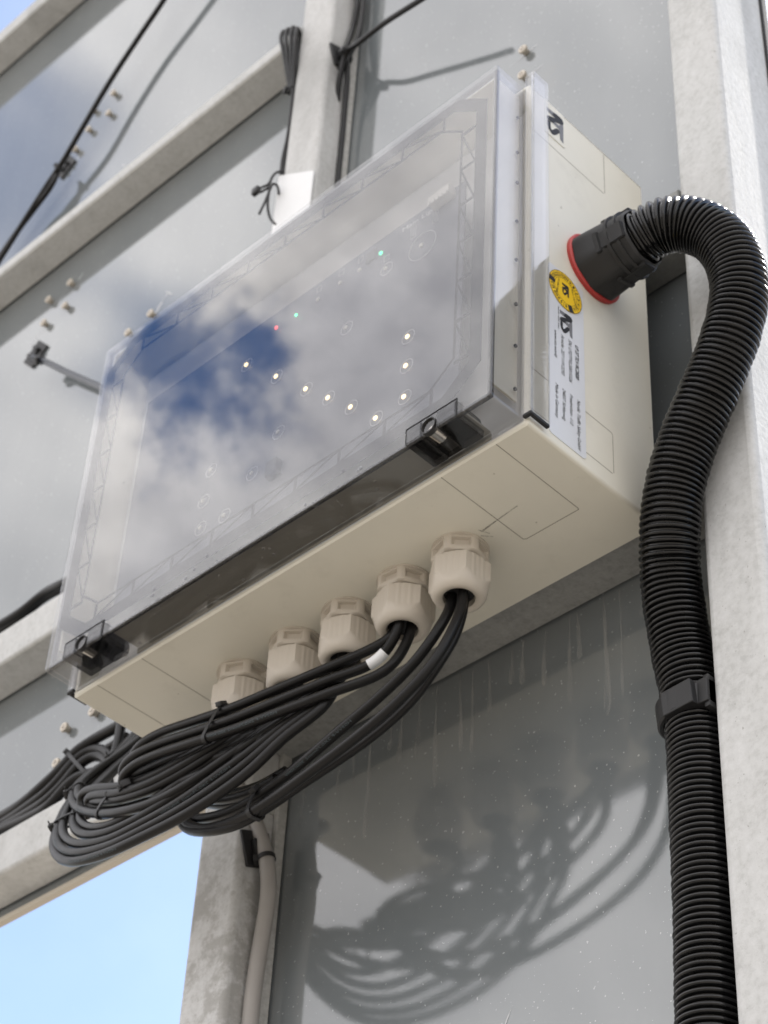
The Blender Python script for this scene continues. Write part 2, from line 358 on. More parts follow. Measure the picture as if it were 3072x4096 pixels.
CAB={'A1': [(-0.1915,0.1048,-0.036),(-0.1915,0.1048,-0.056),(-0.2088,0.1,-0.0627),(-0.2489,0.088,-0.0704),(-0.2918,0.08,-0.0728),(-0.3428,0.074,-0.072),(-0.3878,0.073,-0.0642),(-0.4257,0.073,-0.0572),(-0.451,0.074,-0.057),(-0.4647,0.077,-0.0613),(-0.4617,0.081,-0.0707),(-0.4326,0.083,-0.0816),(-0.3847,0.084,-0.0899),(-0.3471,0.085,-0.0949),(-0.3158,0.086,-0.099)],'A2': [(-0.1825,0.1008,-0.036),(-0.1825,0.1008,-0.056),(-0.2014,0.1,-0.0771),(-0.2418,0.085,-0.0867),(-0.283,0.076,-0.09),(-0.3345,0.07,-0.0885),(-0.3823,0.068,-0.0808),(-0.4257,0.068,-0.0727),(-0.4541,0.069,-0.0712),(-0.4709,0.073,-0.0745),(-0.4699,0.078,-0.0824),(-0.4425,0.081,-0.0928),(-0.3861,0.082,-0.102),(-0.3365,0.082,-0.1093),(-0.3006,0.083,-0.112)],'A3': [(-0.1795,0.1108,-0.036),(-0.1795,0.1108,-0.056),(-0.1907,0.1,-0.0917),(-0.2348,0.083,-0.1026),(-0.2765,0.073,-0.1057),(-0.3252,0.066,-0.1047),(-0.3713,0.063,-0.0976),(-0.417,0.063,-0.0894),(-0.4463,0.064,-0.0874),(-0.4624,0.068,-0.0909),(-0.4594,0.073,-0.1004),(-0.4292,0.077,-0.1097),(-0.3749,0.079,-0.1174),(-0.3274,0.08,-0.1214),(-0.292,0.081,-0.1231)],'C1': [(-0.3103,0.1095,-0.036),(-0.3103,0.1095,-0.056),(-0.3079,0.1,-0.0591),(-0.3205,0.09,-0.0745),(-0.3503,0.082,-0.0875),(-0.3887,0.076,-0.096),(-0.4309,0.074,-0.0971),(-0.4755,0.076,-0.0864),(-0.5132,0.079,-0.0703),(-0.5362,0.083,-0.0648),(-0.5384,0.086,-0.0735),(-0.5213,0.088,-0.0853),(-0.4794,0.089,-0.0989),(-0.416,0.09,-0.1086),(-0.366,0.09,-0.1129),(-0.3182,0.09,-0.1133)],'C2': [(-0.3003,0.1085,-0.036),(-0.3003,0.1085,-0.056),(-0.2988,0.1,-0.0643),(-0.3124,0.09,-0.0842),(-0.3444,0.082,-0.0982),(-0.3827,0.076,-0.1094),(-0.4255,0.074,-0.111),(-0.4709,0.076,-0.1007),(-0.514,0.082,-0.0804),(-0.557,0.095,-0.0496),(-0.5794,0.112,-0.0185),(-0.5831,0.13,0.0084),(-0.5839,0.155,0.0413),(-0.5846,0.178,0.0759),(-0.5935,0.195,0.108)],'C3': [(-0.3053,0.1005,-0.036),(-0.3053,0.1005,-0.056),(-0.2983,0.095,-0.0701),(-0.3014,0.086,-0.0969),(-0.3302,0.077,-0.1157),(-0.3657,0.07,-0.1296),(-0.4092,0.068,-0.1326),(-0.4574,0.07,-0.1215),(-0.5039,0.077,-0.0996),(-0.5519,0.09,-0.0647),(-0.5842,0.108,-0.0263),(-0.5917,0.125,0.0016),(-0.5926,0.15,0.0334),(-0.5976,0.178,0.0756),(-0.6091,0.195,0.11)],'C4': [(-0.369,0.107,-0.036),(-0.369,0.107,-0.056),(-0.3543,0.098,-0.0655),(-0.366,0.09,-0.0758),(-0.3902,0.083,-0.0835),(-0.432,0.08,-0.0817),(-0.4669,0.082,-0.077),(-0.4836,0.086,-0.0777),(-0.4732,0.089,-0.0862),(-0.4351,0.09,-0.0958),(-0.3794,0.091,-0.1028),(-0.3317,0.092,-0.106)],'A4': [(-0.364,0.11,-0.036),(-0.364,0.11,-0.056),(-0.3482,0.1,-0.0664),(-0.372,0.09,-0.0726),(-0.4004,0.081,-0.0754),(-0.4343,0.078,-0.0726),(-0.4583,0.079,-0.0705),(-0.4703,0.083,-0.074),(-0.456,0.087,-0.0819),(-0.4072,0.089,-0.0879),(-0.3633,0.09,-0.0946)],'B1': [(-0.2525,0.1075,-0.036),(-0.2525,0.1075,-0.056),(-0.2541,0.1,-0.0617),(-0.263,0.093,-0.0811),(-0.2892,0.086,-0.0995),(-0.3176,0.08,-0.1124),(-0.3493,0.075,-0.1225),(-0.3861,0.071,-0.1336),(-0.4313,0.069,-0.1392),(-0.4685,0.069,-0.1367),(-0.504,0.072,-0.1232),(-0.5355,0.081,-0.0975),(-0.5559,0.094,-0.0685),(-0.568,0.11,-0.039),(-0.5766,0.132,-0.0033),(-0.5834,0.158,0.0376),(-0.5863,0.18,0.0725)],'B2': [(-0.2435,0.1015,-0.036),(-0.2435,0.1015,-0.056),(-0.2449,0.099,-0.0686),(-0.2538,0.09,-0.0921),(-0.2833,0.082,-0.1106),(-0.3117,0.076,-0.1255),(-0.3408,0.071,-0.1367),(-0.377,0.066,-0.1483),(-0.4232,0.064,-0.1516),(-0.46,0.064,-0.1497),(-0.5043,0.067,-0.1344),(-0.5408,0.076,-0.106),(-0.5631,0.089,-0.0726),(-0.5761,0.106,-0.0376),(-0.5847,0.128,-0.0029),(-0.589,0.15,0.0318),(-0.5979,0.178,0.0768)],'B3': [(-0.2405,0.1105,-0.036),(-0.2405,0.1105,-0.056),(-0.2369,0.099,-0.073),(-0.2474,0.088,-0.1011),(-0.2786,0.079,-0.1201),(-0.3057,0.072,-0.1385),(-0.3313,0.067,-0.1502),(-0.3694,0.062,-0.1604),(-0.4151,0.059,-0.1639),(-0.4528,0.059,-0.1615),(-0.5042,0.063,-0.1447),(-0.5399,0.071,-0.1169),(-0.5644,0.085,-0.0806),(-0.5781,0.102,-0.0436),(-0.5854,0.122,-0.0106),(-0.5944,0.145,0.0239),(-0.6059,0.17,0.0646),(-0.6093,0.19,0.0993)],'B4': [(-0.2465,0.1135,-0.036),(-0.2465,0.1135,-0.056),(-0.2414,0.1,-0.0733),(-0.2431,0.086,-0.1095),(-0.2727,0.075,-0.131),(-0.2987,0.068,-0.1518),(-0.3225,0.063,-0.1632),(-0.3619,0.058,-0.1723),(-0.4085,0.055,-0.1745),(-0.447,0.055,-0.1718),(-0.4997,0.06,-0.1563),(-0.5347,0.068,-0.1312),(-0.5598,0.08,-0.1002),(-0.5743,0.095,-0.0691),(-0.5717,0.112,-0.0474),(-0.5444,0.116,-0.046),(-0.5271,0.118,-0.0525)],'B5': [(-0.2485,0.1135,-0.036),(-0.2485,0.1135,-0.056),(-0.2513,0.101,-0.0643),(-0.2688,0.096,-0.0739),(-0.2983,0.091,-0.088),(-0.329,0.086,-0.0982),(-0.3626,0.082,-0.1063),(-0.4001,0.078,-0.1169),(-0.4435,0.076,-0.1235),(-0.4768,0.076,-0.1227),(-0.5086,0.079,-0.1106),(-0.535,0.086,-0.0888),(-0.5528,0.098,-0.0626),(-0.5646,0.114,-0.0336),(-0.5725,0.135,-0.0006),(-0.5796,0.16,0.039),(-0.5821,0.182,0.0728)],'C5': [(-0.3093,0.1015,-0.036),(-0.3093,0.1015,-0.056),(-0.3089,0.098,-0.0597),(-0.3172,0.088,-0.0795),(-0.3449,0.079,-0.0947),(-0.3822,0.073,-0.105),(-0.424,0.071,-0.1071),(-0.4681,0.073,-0.0971),(-0.503,0.077,-0.0818),(-0.5236,0.081,-0.0749),(-0.5264,0.084,-0.0787),(-0.5116,0.086,-0.0858),(-0.4714,0.087,-0.0979),(-0.4114,0.088,-0.1063),(-0.3599,0.088,-0.1105),(-0.3177,0.089,-0.1088)],'D1': [(-0.133,0.1058,-0.036),(-0.133,0.1058,-0.056),(-0.1336,0.1,-0.0737),(-0.1527,0.092,-0.1066),(-0.1853,0.088,-0.1269),(-0.2231,0.086,-0.1406),(-0.2636,0.086,-0.1528),(-0.3076,0.088,-0.1596),(-0.3434,0.09,-0.1588),(-0.3787,0.092,-0.1497),(-0.4041,0.097,-0.1339),(-0.4145,0.101,-0.1178),(-0.4001,0.102,-0.1181),(-0.3654,0.102,-0.1322),(-0.3331,0.1,-0.1403),(-0.3047,0.1,-0.1398)],'D2': [(-0.121,0.1058,-0.036),(-0.121,0.1058,-0.056),(-0.1217,0.1,-0.083),(-0.1362,0.09,-0.1223),(-0.1638,0.084,-0.1458),(-0.1997,0.081,-0.1604),(-0.2409,0.08,-0.1702),(-0.2855,0.081,-0.1769),(-0.323,0.083,-0.1773),(-0.3599,0.085,-0.17),(-0.3924,0.09,-0.1514),(-0.4129,0.097,-0.1271),(-0.4183,0.104,-0.1084),(-0.4001,0.106,-0.1107),(-0.3654,0.106,-0.1249),(-0.3302,0.104,-0.1343),(-0.2982,0.103,-0.1343)],'D3': [(-0.127,0.1138,-0.036),(-0.127,0.1138,-0.056),(-0.1327,0.112,-0.0819),(-0.1425,0.106,-0.1064),(-0.1645,0.102,-0.1319),(-0.1933,0.1,-0.1459),(-0.2278,0.097,-0.1563),(-0.2656,0.094,-0.1644),(-0.2953,0.09,-0.1735),(-0.3258,0.086,-0.18),(-0.3554,0.084,-0.1753),(-0.386,0.088,-0.1606),(-0.4176,0.1,-0.1323),(-0.4341,0.112,-0.1073),(-0.4284,0.12,-0.0998),(-0.3875,0.116,-0.1216),(-0.3494,0.112,-0.133),(-0.3208,0.11,-0.1352)],'E1': [(-0.6407,0.205,0.1386),(-0.6678,0.205,0.1369),(-0.7099,0.205,0.1375),(-0.7303,0.2,0.1286),(-0.741,0.198,0.1174),(-0.7676,0.198,0.1083),(-0.8034,0.2,0.1018),(-0.8556,0.205,0.1061),(-0.9182,0.205,0.1098)],'E2': [(-0.657,0.2,0.0784),(-0.6764,0.205,0.1048),(-0.6987,0.207,0.1236),(-0.7183,0.205,0.1275),(-0.7312,0.2,0.1169),(-0.7435,0.198,0.1038),(-0.7631,0.198,0.096),(-0.7941,0.2,0.094),(-0.8454,0.205,0.0963),(-0.9059,0.205,0.0948)],'E3': [(-0.6578,0.19,0.0577),(-0.671,0.2,0.0873),(-0.6913,0.205,0.1099),(-0.7062,0.203,0.1155),(-0.7173,0.198,0.1069),(-0.7315,0.196,0.0931),(-0.7527,0.195,0.0829),(-0.789,0.198,0.0837),(-0.8409,0.203,0.089),(-0.9045,0.205,0.0898)],'E4': [(-0.6709,0.2,0.0803),(-0.6944,0.198,0.0886),(-0.7118,0.195,0.0893),(-0.7253,0.193,0.0824),(-0.7412,0.192,0.071),(-0.7752,0.195,0.0726),(-0.8278,0.2,0.082),(-0.8944,0.204,0.0863)],'E5': [(-0.6671,0.205,0.1399),(-0.6597,0.2,0.1118),(-0.6553,0.195,0.0856),(-0.6397,0.185,0.0471),(-0.6307,0.17,0.0099),(-0.6212,0.15,-0.0143)],'E6': [(-0.6564,0.207,0.1196),(-0.6734,0.207,0.1186),(-0.6905,0.207,0.1177)],'F1': [(-0.7651,0.2,0.3832),(-0.8053,0.2,0.3881),(-0.85,0.205,0.3996),(-0.8894,0.205,0.394),(-0.9525,0.205,0.3964)],'F2': [(-0.7706,0.205,0.3809),(-0.8144,0.207,0.3909),(-0.8602,0.21,0.3996),(-0.8991,0.21,0.3916),(-0.958,0.21,0.3928)],'H1': [(-0.7995,0.195,1.5344),(-0.8364,0.198,1.4957),(-0.8865,0.2,1.4529),(-0.9408,0.2,1.3923),(-0.9917,0.2,1.3191),(-1.024,0.203,1.2863),(-1.0525,0.205,1.2651),(-1.0928,0.207,1.2276),(-1.1408,0.207,1.1697),(-1.1721,0.207,1.1294)],'H2': [(-1.0365,0.207,1.2878),(-1.0437,0.206,1.2538),(-1.0834,0.21,1.2381),(-1.1233,0.21,1.2086),(-1.1565,0.21,1.1741),(-1.1878,0.21,1.1336)],'J1': [(-0.9795,0.2,0.8556),(-0.964,0.205,0.8439),(-0.912,0.21,0.7929),(-0.8637,0.212,0.7461),(-0.7935,0.212,0.6779),(-0.7419,0.212,0.6255)],'K1': [(-0.4326,0.212,1.1576),(-0.4293,0.212,1.0963),(-0.4328,0.212,1.0618),(-0.4329,0.203,1.0029),(-0.4453,0.204,0.9736),(-0.461,0.207,0.9444),(-0.4668,0.209,0.9113),(-0.4587,0.211,0.8536),(-0.4528,0.211,0.7993),(-0.4542,0.211,0.7523)],'K2': [(-0.24,0.17,0.9155),(-0.2854,0.175,0.9325),(-0.344,0.182,0.956),(-0.394,0.19,0.9736),(-0.4237,0.198,0.9894),(-0.4314,0.2,0.9661),(-0.4401,0.205,0.939),(-0.4462,0.212,0.912),(-0.4468,0.214,0.8633),(-0.4444,0.214,0.8033),(-0.4451,0.214,0.7478)],'K3': [(-0.4233,0.216,1.1529),(-0.4228,0.216,1.0849),(-0.4236,0.212,1.0254),(-0.4288,0.206,0.9922),(-0.4311,0.21,0.9536),(-0.4354,0.214,0.9132),(-0.437,0.216,0.8569),(-0.4372,0.216,0.7993),(-0.4365,0.216,0.7428)],'L1': [(-0.5061,0.188,0.976),(-0.5093,0.182,1.0091),(-0.5153,0.176,1.0545),(-0.5213,0.174,1.0882),(-0.5203,0.178,1.1056),(-0.5155,0.184,1.0969),(-0.5133,0.19,1.067),(-0.5085,0.192,1.0184),(-0.5029,0.193,0.9737)],'L2': [(-0.504,0.188,0.9742),(-0.5051,0.182,1.0053),(-0.508,0.176,1.0479),(-0.5123,0.174,1.0835),(-0.5127,0.178,1.1023),(-0.5101,0.184,1.0957),(-0.5097,0.19,1.0637),(-0.5064,0.192,1.0164),(-0.5029,0.193,0.9737)],'L3': [(-0.5016,0.188,0.9721),(-0.5003,0.182,1.001),(-0.4999,0.176,1.0404),(-0.5021,0.174,1.0778),(-0.5041,0.178,1.0981),(-0.504,0.184,1.0938),(-0.5056,0.19,1.0599),(-0.504,0.192,1.0143),(-0.5029,0.193,0.9737)],'L4': [(-0.4995,0.188,0.9702),(-0.4961,0.182,0.9972),(-0.4928,0.176,1.0339),(-0.4924,0.174,1.0659),(-0.4958,0.178,1.0874),(-0.4979,0.184,1.0852),(-0.502,0.19,1.0566),(-0.5019,0.192,1.0124),(-0.5029,0.193,0.9737)],'L5': [(-0.4998,0.186,0.9819),(-0.4998,0.188,0.9351),(-0.5027,0.19,0.8877),(-0.5065,0.19,0.8528),(-0.5049,0.19,0.806),(-0.5021,0.19,0.7635)],'L6': [(-0.502,0.192,0.9899),(-0.5003,0.192,0.9307),(-0.5001,0.192,0.8874),(-0.5039,0.192,0.8525),(-0.5023,0.192,0.8058),(-0.4997,0.192,0.7634)],'M1': [(-0.4538,0.17,-0.0278),(-0.45,0.185,-0.0454),(-0.4434,0.195,-0.0666),(-0.4338,0.2,-0.0934),(-0.4276,0.204,-0.1188),(-0.4253,0.206,-0.1453),(-0.4283,0.207,-0.174),(-0.4317,0.207,-0.2066),(-0.4335,0.207,-0.2391),(-0.4329,0.207,-0.2715),(-0.4324,0.207,-0.3069)],'M2': [(-0.4517,0.216,-0.1079),(-0.4492,0.216,-0.1446),(-0.4509,0.216,-0.1788),(-0.4531,0.216,-0.2119),(-0.4536,0.216,-0.2529),(-0.4529,0.216,-0.297)],'N1': [(-0.495,0.183,0.8162),(-0.4976,0.176,0.8103),(-0.4999,0.172,0.8003),(-0.5022,0.17,0.7874),(-0.51,0.165,0.7827),(-0.5129,0.162,0.7767),(-0.508,0.163,0.7712),(-0.4989,0.168,0.7773),(-0.495,0.172,0.785),(-0.4928,0.176,0.782),(-0.4943,0.18,0.7724)],'N2': [(-0.4956,0.17,0.7821),(-0.4965,0.168,0.7697),(-0.4982,0.165,0.7485),(-0.5015,0.162,0.7288)],'N3': [(-0.4993,0.17,0.7818),(-0.5024,0.172,0.7717),(-0.5052,0.175,0.7566),(-0.5048,0.18,0.7409),(-0.4986,0.182,0.7285),(-0.4897,0.184,0.7171)]}
HOSE=[(0.034,0.113,0.2215),(0.052,0.1135,0.2225),(0.0729,0.117,0.2257),(0.0923,0.127,0.2205),(0.108,0.138,0.2038),(0.116,0.146,0.1777),(0.1155,0.151,0.1464),(0.1039,0.153,0.1103),(0.0816,0.155,0.0724),(0.056,0.157,0.0326),(0.0388,0.16,-0.0014),(0.0268,0.167,-0.0352),(0.0161,0.18,-0.0694),(0.0126,0.192,-0.1157),(0.0148,0.197,-0.1511),(0.0169,0.2,-0.1981),(0.0164,0.2,-0.2547),(0.016,0.2,-0.3259),(0.0133,0.2,-0.4047),(0.011,0.2,-0.4689)]
LED={'g1': (-0.1556,0.2905),'g2': (-0.2579,0.2864),'r1': (-0.2832,0.2883),'y1': (-0.3189,0.266),'y2': (-0.276,0.223),'y3': (-0.2354,0.1812),'y4': (-0.2065,0.1521),'y5': (-0.1781,0.1232),'y6': (-0.148,0.0916),'y7': (-0.1177,0.0953),'y8': (-0.1177,0.1295),'y9': (-0.1176,0.1624),'u1': (-0.1919,0.2245),'u2': (-0.2652,0.1504),'u3': (-0.2932,0.1209),'u4': (-0.3489,0.1583),'u5': (-0.3538,0.1256),'u6': (-0.3229,0.0915),'u7': (-0.3524,0.0947),'B1': (-0.1075,0.2641),'u8': (-0.1485,0.266),'u9': (-0.1806,0.288),'u10': (-0.2041,0.2888),'u11': (-0.2311,0.2872)}
LOGO={'g1': [(0.07138,0.14119),(0.07296,0.1414),(0.0775,0.14181),(0.07605,0.1375),(0.07152,0.13766)],'d1': [(0.0775,0.14181),(0.07996,0.14229),(0.08277,0.14263),(0.08487,0.14226),(0.08611,0.14026),(0.08593,0.13831),(0.08496,0.13704),(0.08302,0.13588),(0.07826,0.13327),(0.07736,0.13064),(0.07422,0.12978),(0.07161,0.13),(0.07139,0.13129),(0.07154,0.1324),(0.07217,0.13347),(0.07427,0.13476),(0.07937,0.13752),(0.07605,0.1375)],'d2': [(0.07196,0.12945),(0.07462,0.12895),(0.07477,0.124),(0.07534,0.12266),(0.07622,0.12312),(0.0787,0.12696),(0.08012,0.12857),(0.08221,0.12893),(0.08245,0.126),(0.08163,0.12519),(0.07967,0.12185),(0.07773,0.11966),(0.07582,0.11896),(0.0729,0.12121),(0.07174,0.12518)],'g2': [(0.07826,0.13327),(0.0827,0.13359),(0.08284,0.13557),(0.08593,0.1378),(0.08597,0.11965),(0.08314,0.12083),(0.0825,0.12948),(0.07735,0.13048)]}
LOGO2={'g1': [(0.057,0.37805),(0.05931,0.37834),(0.06593,0.37889),(0.06382,0.37306),(0.0572,0.37328)],'d1': [(0.06593,0.37889),(0.06952,0.37954),(0.07362,0.38),(0.07669,0.3795),(0.0785,0.3768),(0.07824,0.37416),(0.07682,0.37244),(0.07399,0.37087),(0.06704,0.36735),(0.06573,0.36379),(0.06115,0.36263),(0.05734,0.36293),(0.05701,0.36467),(0.05723,0.36617),(0.05815,0.36762),(0.06122,0.36936),(0.06866,0.37309),(0.06382,0.37306)],'d2': [(0.05785,0.36218),(0.06173,0.36151),(0.06195,0.35481),(0.06278,0.353),(0.06406,0.35362),(0.06768,0.35882),(0.06976,0.36099),(0.07281,0.36148),(0.07316,0.35752),(0.07196,0.35642),(0.0691,0.35191),(0.06627,0.34895),(0.06348,0.348),(0.05922,0.35104),(0.05753,0.35641)],'g2': [(0.06704,0.36735),(0.07352,0.36778),(0.07373,0.37046),(0.07824,0.37347),(0.0783,0.34893),(0.07416,0.35053),(0.07323,0.36222),(0.06571,0.36357)]}


# ------------------------------------------------------------------ setting
bm = bmesh.new(); bmesh.ops.create_grid(bm, x_segments=1, y_segments=1, size=900)
for v in bm.verts: v.co.z = -2.7
tag(link('ground', bm, M_GROUND), kind='structure')

YS = .228; YF = .184
# sign panels: sheets carried by the posts and rails
sp_l = thing('sign_panel', 'grey glossy sheet metal panel left of the middle post, clouds mirrored in it', 'sign panel', (-1.4, YS, 0), 'sheet panels of the sign back')
boxo('sheet', M_SHEET, sp_l, -2.6, -.470, YS, YS+.003, -.0005, 1.835)
boxo('edge_lip', M_EDGE, sp_l, -2.6, -.500, YS-.003, YS+.005, -.0065, -.001, .0008)
sp_r = thing('sign_panel', 'grey glossy sheet metal panel behind the control box, right of the middle post', 'sign panel', (-.2, YS, -.6), 'sheet panels of the sign back')
boxo('sheet', M_SHEET, sp_r, -.4695, .046, YS, YS+.003, -1.3, 2.6)

# posts
def post(name, label, x0, x1, y0, y1, z0, z1, m):
    t_ = thing(name, label, 'post', ((x0+x1)/2, y1, z0), 'galvanised posts')
    bm = bmesh.new()
    # open-backed folded profile with rounded front corners
    r = .006; pts = [(x0, y1)]
    for k in range(5): a = math.pi+k*math.pi/8; pts.append((x0+r+r*math.cos(a), y0+r+r*math.sin(a)))
    for k in range(5): a = 1.5*math.pi+k*math.pi/8; pts.append((x1-r+r*math.cos(a), y0+r+r*math.sin(a)))
    pts += [(x1, y1), (x1-.004, y1), (x1-.004, y0+.004), (x0+.004, y0+.004), (x0+.004, y1)]
    prism(bm, pts, 'z', z0, z1)
    link('post_profile', bm, m, t_, 35); return t_
pm = post('support_post', 'galvanised steel post between the two panels, passing behind the control box', -.497, -.441, YF, YS-.0015, -1.3, 2.6, M_GALVP)
boxo('foot_flange', M_GALVD, pm, -.4405, -.4345, YS-.012, YS-.0015, -1.3, 2.6, .001)
pr = post('support_post', 'broad galvanised steel post at the right, with the corrugated hose tucked against it', .0425, .0945, YF, .263, -1.3, 2.6, M_GALV)
boxo('edge_strip', M_DARK, pr, .0905, .0975, .2635, .272, -1.3, 2.6, .001)
# square punched hole with rusty rim on the middle post's side
bm = bmesh.new(); ringbm(bm, (-.4405, .212, -.050), .004, .0085, 'x', 24, .0012, 1); link('bolt_washer', bm, M_GALVD, pm, 40)
bm = bmesh.new(); disc(bm, (-.4405, .212, -.050), .0042, 'x', 16, .0006, 1); link('bolt_hole', bm, M_DARK, pm)

def rail(label, x0, x1, z0, z1, y0=YF, m_=None):
    t_ = thing('support_rail', label, 'rail', ((x0+x1)/2, YS, z0), 'galvanised rails')
    bm = bmesh.new(); y1 = YS-.0022; r = .004; pts = [(y1, z0)]
    for k in range(5): a = 1.5*math.pi-k*math.pi/8; pts.append((y0+r+r*math.cos(a), z0+r+r*math.sin(a)))
    for k in range(5): a = math.pi-k*math.pi/8; pts.append((y0+r+r*math.cos(a), z1-r+r*math.sin(a)))
    pts += [(y1, z1)]
    prism(bm, pts, 'x', x0, x1)
    link('rail_profile', bm, m_ or M_GALV, t_, 35)
    boxo('sealing_strip', M_DARK, t_, x0, x1, y1+.0001, YS-.0002, z0+.002, z1-.002); return t_
rail('top galvanised rail at the upper left corner, sky just above it', -2.6, -.4985, 1.793, 1.829)
rail('galvanised rail on the left panel below the thin black cable, second from the top', -2.6, -.4985, 1.077, 1.099)
rail('galvanised rail on the left panel reaching behind the left side of the control box', -2.6, -.4985, .302, .353)
rail('lowest galvanised rail on the left panel, with pale sky below it', -2.6, -.4985, .010, .061)
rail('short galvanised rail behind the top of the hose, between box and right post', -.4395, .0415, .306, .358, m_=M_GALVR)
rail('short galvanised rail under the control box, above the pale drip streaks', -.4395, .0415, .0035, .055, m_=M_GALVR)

# rivets, each in its own hole of a panel
bm = bmesh.new()
surf(bm, [(YS-.0005, .0038), (YS-.0050, .0038), (YS-.0052, .0056), (YS-.0068, .0056), (YS-.0080, .0050), (YS-.0080, .0024), (YS-.0058, .0020)], 20, rnd, 0, 0, 'y', 0, False, True)
rivet0 = link('rivet', bm, M_RIVET, sp_l, 35)
bm = bmesh.new(); surf(bm, [(YS-.0061, .0018), (YS-.0082, .0010)], 8, rnd, 0, 0, 'y', 0, False, True); pin = link('pin', bm, M_STEEL, rivet0); pin.location = (0, 0, 0)
RV = [(-.960,1.409),(-1.007,1.411),(-.962,1.364),(-1.006,1.364),(-1.031,1.339),(-.965,1.005),(-1.010,1.004),(-.966,.961),(-1.009,.958),(-.766,.804),(-.807,.799),(-.788,.199),(-.791,.156),(-.743,.198)]
for i, (x, z) in enumerate(RV):
    o = rivet0 if i == 0 else copy_tree(rivet0, sp_l); o.location = Vector((x, 0, z))-WLOC[sp_l]; o.rotation_euler = (0, random.uniform(0, 6), 0)
for x, z in ((-.168, .785), (-.169, .742)):
    o = copy_tree(rivet0, sp_r); o.location = Vector((x, 0, z))-WLOC[sp_r]
# pale smears scraped past some rivets
def smear(par, x, z, ang, L, wd):
    bm = bmesh.new(); n = 8; top = []; bot = []
    for k in range(n+1):
        s = k/n; h = wd*math.sin(math.pi*min(1, s*1.15+.02))*(1+.3*random.uniform(-1, 1))
        cx_, cz_ = x+L*(s-.5)*math.cos(ang), z+L*(s-.5)*math.sin(ang)
        top.append(bm.verts.new((cx_-math.sin(ang)*h, YS-.0004, cz_+math.cos(ang)*h))); bot.append(bm.verts.new((cx_+math.sin(ang)*h*.6, YS-.0004, cz_-math.cos(ang)*h*.6)))
    for k in range(n): bm.faces.new((top[k], top[k+1], bot[k+1], bot[k]))
    link('smear', bm, M_SMEAR, par)
for a in ((-.755,.818,.9,.045,.004),(-.790,.795,.2,.03,.003),(-.744,.83,2.3,.03,.002),(-.95,1.012,.8,.016,.0015),(-1.03,.95,.5,.03,.0016),(-1.025,1.32,.7,.04,.002),(-.90,1.20,2.4,.03,.0013),(-.885,1.19,.2,.02,.001)): smear(sp_l, *a)
for a in ((-.168,.785,.1,.05,.0011),(-.155,.744,.1,.03,.0011),(-.18,-.33,1.1,.03,.0006),(-.30,-.37,1.2,.03,.0006),(-.27,-.375,1.8,.016,.0005)): smear(sp_r, *a)
# drip streaks below the short rail
bm = bmesh.new()
for i in range(24):
    x = -.432+i*.0192+random.uniform(-.007, .007); L = random.choice((.04, .06, .075, .09, .105))*random.uniform(.8, 1.15); wd = random.uniform(.0016, .0042); z0 = .0005
    top = []; bot = []; lean = random.uniform(-.002, .002)
    for k in range(15):
        s_ = k/14; h = wd*(.22+.85*s_**1.4+.10*math.sin(9*s_+i))*(1 if s_ < .9 else max(.12, 1-(s_-.9)*8)); xx = x+lean*s_+.0008*math.sin(4*s_+i)
        top.append(bm.verts.new((xx-h, YS-.0004, z0-L*s_))); bot.append(bm.verts.new((xx+h, YS-.0004, z0-L*s_)))
    for k in range(14): bm.faces.new((top[k], top[k+1], bot[k+1], bot[k]))
link('drip_streaks', bm, M_STREAK, sp_r)

# ------------------------------------------------------------------ control box
BX = thing('control_box', 'beige electrical control box with smoked clear lid bolted across the middle post', 'control box', (-.25, .184, -.005))
X0, X1, Z0, Z1 = -.504, .004, -.005, .390
YB0, YB1 = .036, .1835
# body: hollow tray, open towards the lid
bm = bmesh.new(); T_ = .004
def rrect(x0, x1, z0, z1, r, n=4):
    pts = []
    for (cx, cz, a0) in ((x1-r, z0+r, -90), (x1-r, z1-r, 0), (x0+r, z1-r, 90), (x0+r, z0+r, 180)):
        for k in range(n+1): a = R(a0+90*k/n); pts.append((cx+r*math.cos(a), cz+r*math.sin(a)))
    return pts
loops = []
for (y, ins, r) in ((YB1, 0, .003), (YB0+.0015, 0, .003), (YB0, .0015, .003), (YB0, T_, .002), (.062, T_, .002)):
    loops.append([bm.verts.new((x, y, z)) for x, z in rrect(X0+ins, X1-ins, Z0+ins, Z1-ins, r)])
for a, b in zip(loops, loops[1:]):
    n = len(a)
    for k in range(n): bm.faces.new((a[k], a[(k+1) % n], b[(k+1) % n], b[k]))
bm.faces.new(loops[0]); bm.faces.new(loops[-1])
body = link('body', bm, M_BODY, BX, 30)
# knock-out outlines: shallow moulded grooves
def groove(lines, axis, level, wd=.00032, sgn=1):
    bm = bmesh.new()
    for (a, b, c_, d) in lines:
        L = math.hypot(c_-a, d-b); nx, ny = -(d-b)/L*wd, (c_-a)/L*wd
        pts = [(a+nx, b+ny), (c_+nx, d+ny), (c_-nx, d-ny), (a-nx, b-ny)]
        prism(bm, pts, axis, level, level+sgn*.00012)
    link('knockout_groove', bm, M_GROOVE, body)
groove([(-.028, .0375, -.028, .129), (-.0285, .1305, -.080, .1305), (-.082, .0375, -.082, .129), (-.028,.129,-.0285,.1305),(-.080,.1305,-.082,.129)], 'z', Z0, sgn=-1)
groove([(-.474, .0375, -.474, .129), (-.4735, .1305, -.419, .1305), (-.4175, .0375, -.4175, .129)], 'z', Z0, sgn=-1)
groove([(.0375, .054, .131, .054), (.1325, .0525, .1325, .0135), (.131,.054,.1325,.0525), (.0375, .012, .131, .012)], 'x', X1)
groove([(.0375, .3325, .131, .3325), (.1325, .334, .1325, .3855)], 'x', X1)
groove([(.0375, .3868, .1830, .3868)], 'x', X1, .0003)
